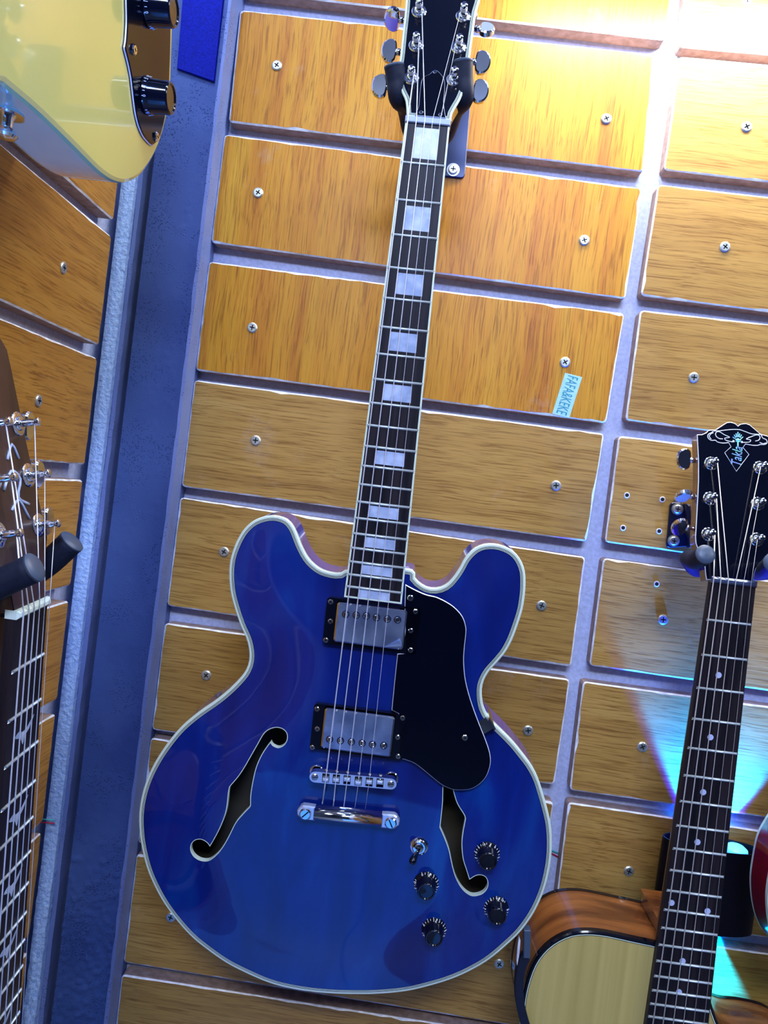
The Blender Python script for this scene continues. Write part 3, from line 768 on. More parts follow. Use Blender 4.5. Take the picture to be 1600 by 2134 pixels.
# pickups
def pickup(ring_px, cover_px, poles_px, screws_px, org, zc, far):
    P = lambda q, z: G.xy(org[0] + q[0] / 6.154, org[1] + q[1] / 6.154, z)
    r = [P(q, .0135) for q in ring_px]; c_ = [P(q, zc) for q in cover_px]
    rc = (sum(V(p).x for p in r) / 4, sum(V(p).y for p in r) / 4); w = (r[1][0] - r[0][0] + r[2][0] - r[3][0]) / 4; h = (r[0][1] - r[3][1] + r[1][1] - r[2][1]) / 4
    cc = (sum(p[0] for p in c_) / 4, sum(p[1] for p in c_) / 4); cw = (c_[1][0] - c_[0][0] + c_[2][0] - c_[3][0]) / 4; ch = (c_[0][1] - c_[3][1] + c_[1][1] - c_[2][1]) / 4
    mb = MB()
    R_ = lambda cx, cy, a, b, e: [(cx - a + e, cy - b), (cx + a - e, cy - b), (cx + a, cy - b + e), (cx + a, cy + b - e), (cx + a - e, cy + b), (cx - a + e, cy + b), (cx - a, cy + b - e), (cx - a, cy - b + e)]
    o_, i_ = R_(*rc, w, h, .002), R_(*cc, cw + .0007, ch + .0007, .0015)
    pv, fs = cdt(o_, [i_]); mb.add([(x, y, .0135) for x, y in pv], fs, M['black'])
    mb.ring([(x, y, .0072) for x, y in o_], [(x, y, .0135) for x, y in o_], M['black']); mb.ring([(x, y, .0135) for x, y in i_], [(x, y, .0085) for x, y in i_], M['black'])
    mb.add([(x, y, .0085) for x, y in i_], tri(i_), M['hole']); rg = mb.build('pickup_ring', gt)
    for q in screws_px: p = P(q, .0135); put(SMALL, 'screw', rg, Tr(p[0], p[1], .0135) @ Matrix.Rotation(random.random(), 4, 'Z') @ Matrix.Scale(.95, 4))
    mb = MB(); mb.prism(R_(*cc, cw, ch, .0017), .009, zc, M['film'], bev=.0014, mbev=M['chrome'], mside=M['chrome']); cv = mb.build('pickup_cover', gt)
    _p = MB(); screw_head(_p, .0026, .0008, M['chrome'], None, 'slot'); _p.lathe([(.0036, 0), (.0036, .0002), (0, .0002)], M['dark_metal'], None, 14)
    me = _p.mesh('pole_piece')
    for k, q in enumerate(poles_px): p = P(q, zc); put(me, 'pole_piece', cv, Tr(p[0], p[1], zc) @ Matrix.Rotation(1.2 + .5 * math.sin(k * 2.1), 4, 'Z'))
    return cc, cw, ch
cc, cw, ch = pickup([(325, 150), (1510, 290), (1460, 895), (250, 745)], [(450, 215), (1345, 325), (1290, 820), (390, 735)],
       [(555, 370), (690, 380), (820, 390), (950, 410), (1090, 430), (1220, 440)], [(362, 210), (360, 460), (300, 700), (1450, 335), (1388, 580), (1388, 830)], (630, 1220), .0185, 1)
mb = MB(); a = .0045  # curled corner of the protective film
mb.add([(cc[0] + cw - .018, cc[1] - ch + .001, .0188), (cc[0] + cw - .001, cc[1] - ch + .004, .0188), (cc[0] + cw - .004, cc[1] - ch + .010, .0235), (cc[0] + cw - .006, cc[1] - ch + .006, .0205)], [(0, 1, 3), (1, 2, 3), (0, 3, 2)], M['nut'])
mb.build('peeling_film', gt)
pickup([(215, 175), (1405, 295), (1350, 870), (150, 765)], [(340, 235), (1250, 325), (1190, 850), (300, 740)],
       [(410, 620), (550, 637), (690, 652), (828, 668), (960, 685), (1105, 700)], [(250, 230), (253, 485), (190, 722), (1347, 345), (1283, 592), (1290, 838)], (620, 1440), .0195, 0)
# bridge
Bp = lambda x, y, z: G.xy(600 + x / 6.154, 1560 + y / 6.154, z)
bl, br = Bp(345, 365, .024), Bp(1320, 455, .024)
ang = math.atan2(br[1] - bl[1], br[0] - bl[0]); bc = ((bl[0] + br[0]) / 2, (bl[1] + br[1]) / 2); half = math.hypot(br[0] - bl[0], br[1] - bl[1]) / 2
TB = Tr(*bc) @ Matrix.Rotation(ang, 4, 'Z')
mb = MB(); rr = .0053
olb = [(half + rr * math.cos(a), rr * math.sin(a)) for a in np.linspace(-math.pi / 2, math.pi / 2, 9)] + [(-half - rr * math.cos(a), -rr * math.sin(a)) for a in np.linspace(-math.pi / 2, math.pi / 2, 9)]
olb = [(x, y * (1.12 if abs(x) < half * .9 else 1)) for x, y in olb]
sx_ = [(TB.inverted() @ V((Bp(x, y, .024)[0], Bp(x, y, .024)[1], 0))).x for x, y in ((483, 395), (617, 405), (755, 425), (900, 430), (1040, 440), (1178, 450))]
hs_ = [[(x - .0034, -.0042), (x + .0034, -.0042), (x + .0034, .0044), (x - .0034, .0044)] for x in sx_]
pv, fs = cdt(olb, hs_); mb.add([(x, y, .0240) for x, y in pv], fs, M['satin'], TB)
mb.ring([(x, y, .0165) for x, y in olb], [(x, y, .0240) for x, y in olb], M['chrome'], TB, True)
for h in hs_: mb.ring([(x, y, .0240) for x, y in h], [(x, y, .0185) for x, y in h], M['dark_metal'], TB)
mb.add([(x, y, .0185) for x, y in olb], tri(ccw(olb)), M['black'], TB); mb.build('bridge', gt)
for k, x in enumerate(sx_):
    mb = MB(); o_ = (-.0012, -.0006, .0010, -.0014, .0004, .0012)[k]
    mb.prism([(x - .0029, o_ - .0022), (x + .0029, o_ - .0022), (x + .0029, o_ + .0014), (x - .0029, o_ + .0014)], .0186, .0262, M['satin'], TB, bev=.0011)
    mb.tube([(x, .0040, .0215), (x, -.0038, .0215)], .0009, M['chrome'], TB, 8)
    mb.build('saddle', gt)
    mb = MB(); mb.lathe([(.0019, 0), (.0019, .001), (.0012, .0018), (0, .0019)], M['chrome'], TB @ orient((x, .0062, .0215), (0, 1, 0)), 12); mb.build('saddle_screw', gt)
for s, c_ in ((-1, bl), (1, br)):
    mb = MB(); mb.lathe([(.0062, .0090), (.0068, .0096), (.0068, .0125), (.0060, .0132), (.0030, .0134), (.0030, .0165)], M['chrome'], Tr(c_[0], c_[1]), 22)
    screw_head(mb, .0032, .0010, M['chrome'], Tr(c_[0], c_[1], .0240) @ Matrix.Rotation(.1, 4, 'Z'), 'slot'); mb.build('bridge_post', gt)
# tailpiece
tl_, tr_ = Bp(222, 830, .019), Bp(1318, 945, .019)
ang = math.atan2(tr_[1] - tl_[1], tr_[0] - tl_[0]); tcx = ((tl_[0] + tr_[0]) / 2, (tl_[1] + tr_[1]) / 2); half = math.hypot(tr_[0] - tl_[0], tr_[1] - tl_[1]) / 2
TT = Tr(*tcx) @ Matrix.Rotation(ang, 4, 'Z')
mb = MB(); k = 10; vs = []; L_ = half - .0085
for x in (-L_, L_):
    for i in range(k + 1):
        a = -.25 + (math.pi + .25) * i / k
        vs.append((x, -.0066 * math.cos(a) - .0, .0125 + .0105 * max(math.sin(a), -.1)))
mb.add(vs, [(i, i + 1, k + 2 + i, k + 1 + i) for i in range(k)] + [tuple(range(k + 1)), tuple(range(2 * k + 1, k, -1))], M['chrome'], TT, True)
mb.build('tailpiece', gt)
for s in (-1, 1):
    mb = MB()
    e = [(s * (half - .0090), -.0072), (s * (half + .0035), -.0072), (s * (half + .0078), -.0030), (s * (half + .0082), .0012), (s * (half + .0055), .0055), (s * (half + .0030), .0070), (s * (half - .0030), .0070), (s * (half - .0090), .0066)]
    mb.prism(e, .0115, .0185, M['satin'], TT, bev=.0012)
    mb.build('tailpiece_lug', gt)
    mb = MB(); T2 = TT @ Tr(s * half, -.0006, 0)
    mb.lathe([(.0052, .0086), (.0060, .0092), (.0060, .0112), (.0046, .0115)], M['chrome'], T2, 22)
    screw_head(mb, .0058, .0024, M['chrome'], T2 @ Tr(0, 0, .0185) @ Matrix.Rotation(.8 if s < 0 else -1.1, 4, 'Z'), 'slot'); mb.build('tailpiece_stud', gt)
# toggle switch
tc_ = G.xy(873, 1765.7, .010)
TS = Tr(tc_[0], tc_[1], float(hg([(tc_[0], tc_[1])])[0]))
mb = MB(); mb.lathe([(.0088, 0), (.0088, .0006), (.0080, .0010), (.0072, .0012), (.0070, .0030), (.0058, .0040), (.0044, .0040), (.0040, .0058), (.0030, .0060), (0, .0062)], M['chrome'], TS, 28)
sw = mb.build('toggle_switch', gt); mb = MB()
mb.tube([(0, 0, .006), (-.0025, -.0022, .012), (-.0040, -.0034, .0155), (-.0052, -.0046, .019), (-.0062, -.0054, .0215), (-.0067, -.0058, .0225)], [.0016, .0021, .0030, .0036, .0030, .0012], M['black'], TS, 12); mb.build('switch_lever', sw)
# knobs with numbered skirts
digits = {str(d): text_mesh(str(d), .0031) for d in range(11)}
def knob(parent, T, rot, Rk=.0122, hk=.0155, tp=.72, name='control_knob'):
    mb = MB()
    mb.lathe([(Rk, 0), (Rk, .0010), (Rk * .98, .0016), (Rk * (tp + .08), .0042), (Rk * (tp + .04), .0050), (Rk * tp, hk - .0016), (Rk * (tp - .04), hk - .0004), (Rk * (tp - .08), hk), (Rk * (tp - .14), hk), (Rk * (tp - .2), hk - .0010), (0, hk - .0012)], M['black'], T, 36)
    ko = mb.build(name, parent); mb = MB()
    sl = math.atan2(.0026, Rk * (.90 - tp)); rc_ = (.98 + tp + .08) / 2
    for d in range(11):
        a = rot - math.radians(30 * d)
        vs, fs = digits[str(d)]
        D = T @ Matrix.Rotation(a, 4, 'Z') @ Tr(Rk * rc_, 0, .0031) @ Matrix.Rotation(sl, 4, 'Y') @ Matrix.Rotation(-math.pi / 2, 4, 'Z')
        mb.add(vs, fs, M['white_ink'], D)
        a2 = a - math.radians(15)
        D = T @ Matrix.Rotation(a2, 4, 'Z') @ Tr(Rk * (rc_ + .03), 0, .0027) @ Matrix.Rotation(sl, 4, 'Y')
        mb.box((-.0009, -.0002, 0), (.0009, .0002, .0002), M['white_ink'], D)
        D = T @ Matrix.Rotation(a, 4, 'Z') @ Tr(Rk * .985, 0, .0016) @ Matrix.Rotation(sl, 4, 'Y')
        mb.box((-.0004, -.0002, 0), (.0006, .0002, .0003), M['white_ink'], D)
    mb.build('knob_numerals', ko)
    return ko
for px, py, rot in ((888, 1841, 2.05), (903.7, 1938, 2.75), (1014.7, 1780, .95), (1034.5, 1898, .10)):
    q = G.xy(px, py, .008); z = float(hg([q])[0]); knob(gt, Tr(q[0], q[1], z), rot + {0: 0}.get(0, 0))

# hanger of the blue guitar
def hanger_arm(root, pts, r, T=None, capm=None):
    mb = MB(); P = spline(pts, 5, False); n = len(P)
    mb.tube(P, [r] * n, M['foam'], T, 18)
    o = mb.build('yoke_arm', root)
    a, b = V(P[-2]), V(P[-1]); d = (b - a).normalized()
    mb = MB(); mb.lathe([(r * 1.02, -.0015), (r * 1.02, .0002), (r * .90, .0012), (r * .5, .0020), (0, .0023)], capm or M['cap'], orient(b, d), 22)
    mb.build('end_cap', o); return o
hroot_p = at_y(905, 330, -.003)
hg_ = thing('guitar_hanger', 'black padded yoke hanger holding the blue electric guitar by its headstock', 'hanger', Matrix.Translation(hroot_p))
def rel(p, o=hroot_p): return tuple(V(p) - o)
bz = at_y(893, 262, -.095).z
cxm = -.039
tipL, tipR = at_y(821, 137, -.172), at_y(964, 128, -.172)
bL, bR = at_y(831, 205, -.164), at_y(966, 205, -.164)
cL, cR = at_y(854, 256, -.118), at_y(934, 262, -.118)
hanger_arm(hg_, [rel((cL.x + .012, -.088, cL.z - .004)), rel(cL + V((.002, .010, -.003))), rel(cL + V((-.004, -.020, .005))), rel(bL), rel((tipL + bL) / 2), rel(tipL)], .0090)
hanger_arm(hg_, [rel((cR.x - .012, -.088, cR.z - .004)), rel(cR + V((-.002, .010, -.003))), rel(cR + V((.004, -.020, .005))), rel(bR), rel((tipR + bR) / 2), rel(tipR)], .0090)
mb = MB(); cm = (cL + cR) / 2
mb.tube([rel((cm.x, -.003, cm.z)), rel((cm.x, -.086, cm.z))], .007, M['foam'], None, 14)
mb.tube([rel((cL.x + .010, -.088, cL.z - .002)), rel((cR.x - .010, -.088, cR.z - .002))], .0085, M['foam'], None, 14); mb.build('neck_rod', hg_)
pl = [at_y(*p, -.003) for p in ((982, 190), (968, 371), (886, 362), (905, 180))]
mb = MB(); c2 = chamfer([(p.x - hroot_p.x, p.z - hroot_p.z) for p in pl], .004)
FXZ = Matrix(((1, 0, 0, 0), (0, 0, -1, 0), (0, 1, 0, 0), (0, 0, 0, 1)))
mb.prism(c2, -.0028, 0, M['dark_metal'], FXZ, bev=.0006); plo = mb.build('wall_plate', hg_)
for p in ((944, 354), (968, 215)):
    q = rel(at_y(*p, -.003)); _m = MB(); _m.lathe([(.0072, 0), (.0072, .0008), (.0055, .0009)], M['zinc'], None, 20); screw_head(_m, .0056, .0022, M['zinc'], Tr(0, 0, .0009))
    put(_m.mesh('screw'), 'screw', plo, Matrix.Translation(q) @ FXZ)

# ================================================================== ACOUSTIC GUITARS
def acoustic(root, FO, outline, SA, hw0, y_end, hw1, depth, holes, topm, sidem, dots, nstr, headm, head, posts, keys, nutm, strm, srads, xnut, xbr, HAa=math.radians(12), zf=.0075, headth=.014):
    mats = dict(side=sidem, bind=M['black'], bind_side=M['black'], top=topm)
    out = resample(ccw(outline), 220)
    mb = MB(); inn = inset(out, .003)
    mb.ring([(x, y, -depth) for x, y in out], [(x, y, -.007) for x, y in out], sidem, None, True)
    mb.add([(x, y, -depth) for x, y in out], [q[::-1] for q in tri(out)], sidem)
    mb.build('body_side', root)
    mb = MB(); o1 = inset(out, -.0006)
    mb.ring([(x, y, -depth - .001) for x, y in o1], [(x, y, -depth + .004) for x, y in o1], M['black'], None, True)
    mb.add([(x, y, -depth - .001) for x, y in o1], [q[::-1] for q in tri(o1)], sidem)
    mb.build('back_binding', root)
    mb = MB()
    a, b, c_, d_ = inset(out, .0012), inset(out, .0030), inset(out, .0038), inset(out, .0044)
    mb.ring([(x, y, -.007) for x, y in out], [(x, y, -.0014) for x, y in out], M['black'], None, True)
    mb.ring([(x, y, -.0014) for x, y in out], [(x, y, 0) for x, y in a], M['black'], None, True)
    mb.ring([(x, y, 0) for x, y in a], [(x, y, 0) for x, y in b], M['black']); mb.ring([(x, y, 0) for x, y in b], [(x, y, 0) for x, y in c_], M['cream']); mb.ring([(x, y, 0) for x, y in c_], [(x, y, 0) for x, y in d_], M['black_line'])
    mb.build('body_binding', root)
    mb = MB(); pv, fs = cdt(d_, holes); mb.add([(x, y, 0) for x, y in pv], fs, topm); mb.build('body_top', root)
    for h in holes:
        mb = MB(); mb.ring([(x, y, 0) for x, y in h], [(x, y, -.004) for x, y in h], sidem); mb.ring([(x, y, .0003) for x, y in inset(ccw(h), -.006)], [(x, y, .0003) for x, y in inset(ccw(h), -.003)], M['black_line']); mb.build('sound_hole_rosette', root)
    hw = make_fretboard(root, SA, hw0, y_end, hw1, .0003, zf, 20, M['rose'])
    for x, y, r in dots:
        mb = MB(); mb.lathe([(r, zf - .0005), (r, zf + .00015), (0, zf + .00015)], M['dot'], Tr(x, y), 14); mb.build('position_dot', root)
    yb = max(p[1] for p in out if abs(p[0]) < .03)
    neck(root, yb + .003, SA, hw(yb) * .96, hw0 * .94, .0003, .020, .015, M['brownhead'])
    mb = MB(); mb.prism([(-.020, yb + .0005), (.020, yb + .0005), (.022, yb + .016), (-.022, yb + .016)], -depth + .004, -.001, M['mahogany'], bev=.004); mb.build('neck_heel', root)
    mb = MB(); mb.prism([(-hw0 - .0005, SA), (hw0 + .0005, SA), (hw0 + .0005, SA + .0060), (-hw0 - .0005, SA + .0060)], .0005, zf + .0028, nutm, bev=.0018); mb.build('nut', root)
    return hw
# right-hand acoustic, frame from the picture of its fretboard
NA = V((0, -1, 0))
_c = ray(1445, 1560); PA = CAM + _c * (.741 / _c.y)
an = on_plane(1521.5, 1217, PA, NA); ae = on_plane(1405.5, 2126, PA, NA)
FA0 = frame(an, an - ae, NA)
SA = .648
FA = FA0 @ Tr(0, -SA, 0); GA = Loc(FA)
ac = thing('acoustic_guitar', 'natural spruce top acoustic guitar with black headstock hanging at the lower right', 'guitar', FA)
ac_px = [(1087.8,2134),(1086,2105),(1089.6,2074),(1098,2040),(1112,2005.5),(1132.6,1978),(1156.6,1959),(1187.6,1945),(1222,1941),(1256,1943.5),(1291,1950.4),(1325,1958),(1363,1966),(1400,1976),(1440,1996),(1466,2030),(1478,2075),(1497,2132),(1522,2168),(1560,2188),(1610,2194),(1670,2210),(1720,2250),(1740,2310),(1720,2380),(1690,2440),(1690,2520),(1730,2600),(1790,2700),(1810,2820),(1770,2950),(1660,3050),(1480,3100),(1300,3080),(1110,2990),(1010,2870),(980,2740),(1010,2600),(1070,2500),(1120,2410),(1130,2330),(1110,2240)]
ac_out = spline([GA.xy(*p) for p in ac_px], 4)
fb_l, fb_r = GA.xy(1474, 1225, .0075), GA.xy(1567, 1234, .0075); e_l, e_r = GA.xy(1340.7, 2134, .0075), GA.xy(1469.7, 2145, .0075)
print('acoustic', fb_l, fb_r, e_l, e_r)
hwA0 = (fb_r[0] - fb_l[0]) / 2; hwE = (e_r[0] - e_l[0]) / 2; yE = (e_l[1] + e_r[1]) / 2
yend = fretpos(SA, 20) - .006; hwE2 = hwA0 + (hwE - hwA0) * (SA - yend) / (SA - yE)
dots_px = [(1497, 1407), (1480, 1536.5), (1465, 1651), (1453, 1755), (1399, 1881.5), (1474, 1899), (1422, 2003), (1414.5, 2067.5)]
dts = [(*GA.xy(*p, .0076), .0030) for p in dots_px]
sh = [(.05 * math.cos(a), yend - .050 + .05 * math.sin(a)) for a in np.linspace(0, 2 * math.pi, 40, endpoint=False)]
ahead = [(180,255),(240,252),(290,230),(310,205),(340,200),(400,195),(470,150),(530,112),(580,108),(630,125),(660,152),(690,130),(750,122),(800,140),(870,200),(930,250),(1000,268),(1045,290),(1045,400),(1038,700),(1048,1000),(1062,1250),(1075,1500),(1060,1600),(1000,1680),(920,1760),(870,1830),(850,1900),(840,1985),(290,1955),(280,1900),(270,1800),(250,1720),(200,1620),(165,1530),(160,1450),(175,1200),(188,950),(195,800),(195,550),(187,400)]
A2 = lambda x, y: (1420 + x / 5.617, 860 + y / 5.617)
acoustic(ac, FA, ac_out, SA, hwA0, yend, hwE2, .080, [sh], M['spruce'], M['mahogany'], dts, 6, M['black'], None, None, None, M['nut_k'], M['string_b'], None, None, None)
def flat_head(root, F, pts, m, mside, th=.014, edge=None):
    p = ccw(pts); mb = MB(); q = inset(p, .0007)
    mb.ring([(x, y, -th) for x, y in p], [(x, y, -.0012) for x, y in p], mside, F)
    mb.ring([(x, y, -.0012) for x, y in p], [(x, y, -.0004) for x, y in p], m, F)
    mb.ring([(x, y, -.0004) for x, y in p], [(x, y, 0) for x, y in q], edge or m, F)
    mb.add([(x, y, 0) for x, y in q], tri(q), m, F); mb.add([(x, y, -th) for x, y in p], [t_[::-1] for t_ in tri(p)], mside, F)
    return mb.build('headstock', root)
FAH = Tr(0, SA + .005, .0065) @ Matrix.Rotation(-math.radians(13), 4, 'X'); GAH = Loc(FA @ FAH)
flat_head(ac, FAH, [GAH.xy(*A2(*p)) for p in ahead], M['black'], M['mahogany'], edge=M['print'])
aposts = [(345, 595), (332, 1005), (312, 1425), (918, 645), (892, 1065), (880, 1485)]
akeys = [(1425, 957), (1424, 1033), (1416, 1098), None, None, None]
AP = [GAH.xy(*A2(*p)) for p in aposts]
for i, p in enumerate(AP):
    k = GAH.xy(*akeys[i], -.011) if akeys[i] else (p[0] + .034, p[1])
    tuner(ac, FAH, p, k, posth=.013, big=.0068, keyrot=(.15, 1.35, 1.0, .2, .2, .2)[i])
axn = [GA.xy(*A2(x, 1970), .0100)[0] for x in (370, 455, 545, 632, 725, 815)]
axb = [-.0275, -.0165, -.0055, .0055, .0165, .0275]; aord = [2, 1, 0, 3, 4, 5]
arad = [.00062, .00055, .00048, .00038, .00020, .00017]
for i in range(6):
    p = AP[aord[i]]; s = 1 if i < 3 else -1
    a = FAH @ V((p[0] + s * .003, p[1] - .001, .008))
    mb = MB(); mb.tube([tuple(a), (axn[i], SA + .004, .0106), (axn[i], SA + .001, .0106), (axb[i], 0, .0125)], arad[i], M['string_b'], None, 6); mb.build('string', ac)
mb = MB(); mb.prism([(-.075, -.014), (.075, -.014), (.068, .012), (-.068, .012)], 0, .009, M['rose'], bev=.002); mb.build('bridge', ac)
# headstock ornament
mb = MB()
def stroke(pts, w=.00045, m=M['print'], closed=False):
    P = [GAH(*A2(*p), 0) for p in spline(pts, 4, closed)]
    if closed: P.append(P[0])
    mb.tube([tuple(FAH @ V((p.x, p.y, .0001))) for p in P], w, m, None, 5, False)
def line(pts, w=.00045, m=M['print']):
    mb.tube([tuple(FAH @ V((*GAH.xy(*A2(*p)), .0001))) for p in pts], w, m, None, 5, False)
line([(550, 352), (578, 400), (503, 468), (640, 688), (787, 490), (717, 408), (745, 368)], .0003)
stroke([(550, 352), (480, 358), (420, 345), (395, 325), (345, 325), (308, 295), (312, 255), (350, 235), (372, 218), (440, 215), (520, 205), (600, 198), (680, 202), (750, 225), (820, 250), (890, 255), (930, 262), (945, 295), (990, 320), (998, 355), (970, 375), (920, 375), (885, 385), (820, 382), (745, 368)])
stroke([(345, 310), (325, 285), (335, 255), (372, 235)]); stroke([(985, 355), (955, 365), (910, 350)])
stroke([(600, 345), (520, 325), (505, 300), (560, 290), (500, 260), (440, 225), (400, 235), (402, 275), (440, 305), (480, 308)])
stroke([(700, 350), (790, 345), (805, 320), (755, 310), (820, 280), (880, 262), (915, 280), (905, 320), (860, 335)])
mb.build('headstock_outline', ac)
mb = MB()
for a in (-60, -38, -18, 0, 18, 38, 60):
    q = math.radians(a); r0, r1 = 45, 95
    line([(657 + r0 * math.sin(q) * .9, 330 - r0 * math.cos(q)), (657 + r1 * math.sin(q) * .75, 330 - r1 * math.cos(q) * (1.08 if a == 0 else .95))], .00055, M['print_c'])
line([(657, 300), (657, 395)], .0008, M['print_c']); line([(625, 318), (690, 322)], .0011, M['print_c']); line([(630, 335), (685, 340)], .0008, M['print_c'])
for q in ((607, 335), (705, 345)):
    p = GAH.xy(*A2(*q)); mb.lathe([(.0013, 0), (.0010, .0004), (0, .0005)], M['print'], FAH @ Tr(*p), 12)
vs, fs = text_mesh('Takla', .021, .25); xs = [v[0] for v in vs]; ys = [v[1] for v in vs]
a_, b_ = V(GAH.xy(*A2(635, 612))), V(GAH.xy(*A2(655, 398))); dl = (b_ - a_); cx = (max(xs) + min(xs)) / 2; cy = (max(ys) + min(ys)) / 2
sx = dl.length / (max(xs) - min(xs)); mid = (a_ + b_) / 2
mb.add([((x - cx) * sx, (y - cy) * sx * 1.5, z) for x, y, z in vs], fs, M['print_c'], FAH @ Tr(mid.x, mid.y, .0002) @ Matrix.Rotation(math.atan2(dl.y, dl.x), 4, 'Z')); mb.build('headstock_lettering', ac)

# its hanger
def wall_hanger_plate(root, o, pts, screws):
    mb = MB(); mb.prism(chamfer([(p.x - o.x, p.z - o.z) for p in pts], .004), -.0028, 0, M['dark_metal'], FXZ, bev=.0006); pl_ = mb.build('wall_plate', root)
    for p in screws:
        q = V(p) - o; _m = MB(); _m.lathe([(.0066, 0), (.0066, .0008), (.0052, .0009)], M['zinc'], None, 20); screw_head(_m, .0050, .0020, M['zinc'], Tr(0, 0, .0009))
        put(_m.mesh('screw'), 'screw', pl_, Matrix.Translation(q) @ FXZ)
ho = at_y(1418, 1092, -.003)
ah = thing('guitar_hanger', 'black yoke hanger with grey end caps under the black acoustic headstock', 'hanger', Matrix.Translation(ho))
wall_hanger_plate(ah, ho, [at_y(*p, -.003) for p in ((1397, 1046), (1425, 1049), (1441, 1138), (1388, 1142))], [at_y(1411, 1061, -.003), at_y(1403, 1127, -.003)])
mb = MB(); r_ = lambda p: tuple(V(p) - ho)
q = [at_y(*p, -.003) for p in ((1424, 1049), (1433, 1052), (1446, 1140), (1430, 1140))]
mb.prism([(p.x - ho.x, p.z - ho.z) for p in q], -.001, .010, M['dark_metal'], FXZ, bev=.002); mb.build('bracket_fold', ah)
aL0, aL1, aL2 = at_y(1452, 1185, -.07), at_y(1436, 1165, -.108), at_y(1470, 1155, -.155)
hanger_arm(ah, [r_(at_y(1478, 1180, -.055)), r_(aL0), r_(aL1), r_(at_y(1448, 1168, -.130)), r_(aL2)], .0088)
aR2 = at_y(1612, 1172, -.155)
hanger_arm(ah, [r_(at_y(1540, 1190, -.055)), r_(at_y(1580, 1192, -.07)), r_(at_y(1592, 1190, -.108)), r_(at_y(1600, 1184, -.130)), r_(aR2)], .0088)
mb = MB(); mb.tube([r_(at_y(1470, 1181, -.052)), r_(at_y(1550, 1191, -.052))], .006, M['foam'], None, 12); mb.tube([r_(at_y(1432, 1100, -.006)), r_(at_y(1500, 1181, -.052))], .006, M['foam'], None, 12); mb.build('neck_rod', ah)
_m = MB(); screw_head(_m, .0046, .0018, M['zinc']); p = LB.xy(1412, 1041)
put(_m.mesh('screw'), 'screw', pB[4], FB @ Tr(p[0], p[1], 0))

# black strap piece between the two bodies
sp_ = [(1097, 1932), (1097, 1960), (1096, 1990), (1086, 2012), (1081, 2045), (1082, 2080), (1088, 2110), (1096, 2140), (1110, 2180)]
P = [at_y(*p, -.118) for p in sp_]; so = P[0]
st = thing('strap', 'black strap with a stiff grey end hanging between blue guitar and acoustic body', 'strap', Matrix.Translation(so))
def ribbon(P, w, y0, y1, m, name, parent):
    mb = MB(); Q = [V(p) - so for p in P]; l = []; r = []
    for i, p in enumerate(Q):
        d = Q[min(i + 1, len(Q) - 1)] - Q[max(i - 1, 0)]; n_ = V((d.z, 0, -d.x)).normalized() * w / 2
        l.append((p.x + n_.x, p.z + n_.z)); r.append((p.x - n_.x, p.z - n_.z))
    mb.prism(l + r[::-1], y0, y1, m, FXZ, bev=.0006); mb.build(name, parent)
ribbon([V(p) for p in spline([tuple(p) for p in P[2:]], 3, False)], .0085, -.004, .004, M['foam'], 'strap_band', st)
ribbon(P[:3], .0065, -.004, .006, M['cap'], 'strap_end', st)
mb = MB(); q = [V(at_y(*p, -.118)) - so for p in ((1081, 1950), (1084, 1958), (1083, 1975), (1081, 1992), (1077, 2012), (1076, 2000), (1078, 1975))]
mb.prism([(p.x, p.z) for p in q], -.002, .001, M['edge'], FXZ); mb.build('torn_edge', st)

# ================================================================== WALL LAMP
lc = at_y(1473, 1842, -.022)
lp = thing('wall_lamp', 'round black up-and-down wall lamp glowing cyan behind the acoustic guitar neck', 'lamp', Matrix.Translation(lc))
rl = .055; hl = .046
EL = Matrix.Diagonal((1, .36, 1, 1))
mb = MB()
mb.lathe([(rl, -hl), (rl, hl), (rl - .002, hl), (rl - .002, -hl), (rl, -hl)], M['lamp'], EL, 48, cap=False); mb.build('lamp_body', lp)
for s_ in (1, -1):
    mb = MB(); mb.lathe([(.013, -.004), (.012, .001), (.008, .004), (0, .005)], M['lens'], Tr(.026, .001, s_ * (hl - .003)) @ Matrix.Diagonal((1, 1, s_, 1)), 20); mb.build('lamp_lens', lp)
for s in (1, -1):
    beams = (('cyan', 42.0, (0, .16, 1.0), 82, .0, .07), ('violet', 22.0, (.012, .005, 1.0), 66, .0, .02)) if s == 1 else (('cyan', 34.0, (0, .22, 1.0), 82, .02, .07), ('green', 5.0, (0, .8, .6), 60, .02, .03))
    for nm, pw, c_, sz, tx, ty in beams:
        z = lc.z + s * (.018 if nm == 'violet' else hl + .002)
        spot(nm + '_lamp_beam', (lc.x, lc.y + .002, z), (lc.x + tx * .3, lc.y + .002 + ty, z + s * .12), pw, c_, sz, .10)

# ================================================================== RED GUITAR at the right edge
rp = [(x + 30, y) for x, y in [(1604,1740),(1585,1776),(1574,1828),(1569,1872),(1572,1918),(1581,1955),(1600,1990),(1640,2025),(1720,2050),(1820,2055),(1920,2030),(1985,1960),(1990,1880),(1960,1800),(1930,1720),(1935,1640),(1960,1560),(1930,1500),(1880,1510),(1850,1570),(1790,1600),(1740,1570),(1700,1540),(1655,1560),(1640,1620),(1640,1680)]]
FR = frame(at_y(1750, 1800, -.125), (0, 0, 1), (0, -1, 0)); GR = Loc(FR)
rg = thing('electric_guitar', 'glossy red guitar body with cream binding cut off by the right edge', 'guitar', FR)
ro = resample(ccw(spline([GR.xy(*p) for p in rp], 4)), 160)
mb = MB(); mb.ring([(x, y, -.036) for x, y in ro], [(x, y, -.005) for x, y in ro], M['red'], None, True); mb.add([(x, y, -.0395) for x, y in ro], [q[::-1] for q in tri(ro)], M['red'])
i1 = inset(ro, .003); mb.add([(x, y, .0002) for x, y in i1], tri(i1), M['red']); mb.build('body', rg)
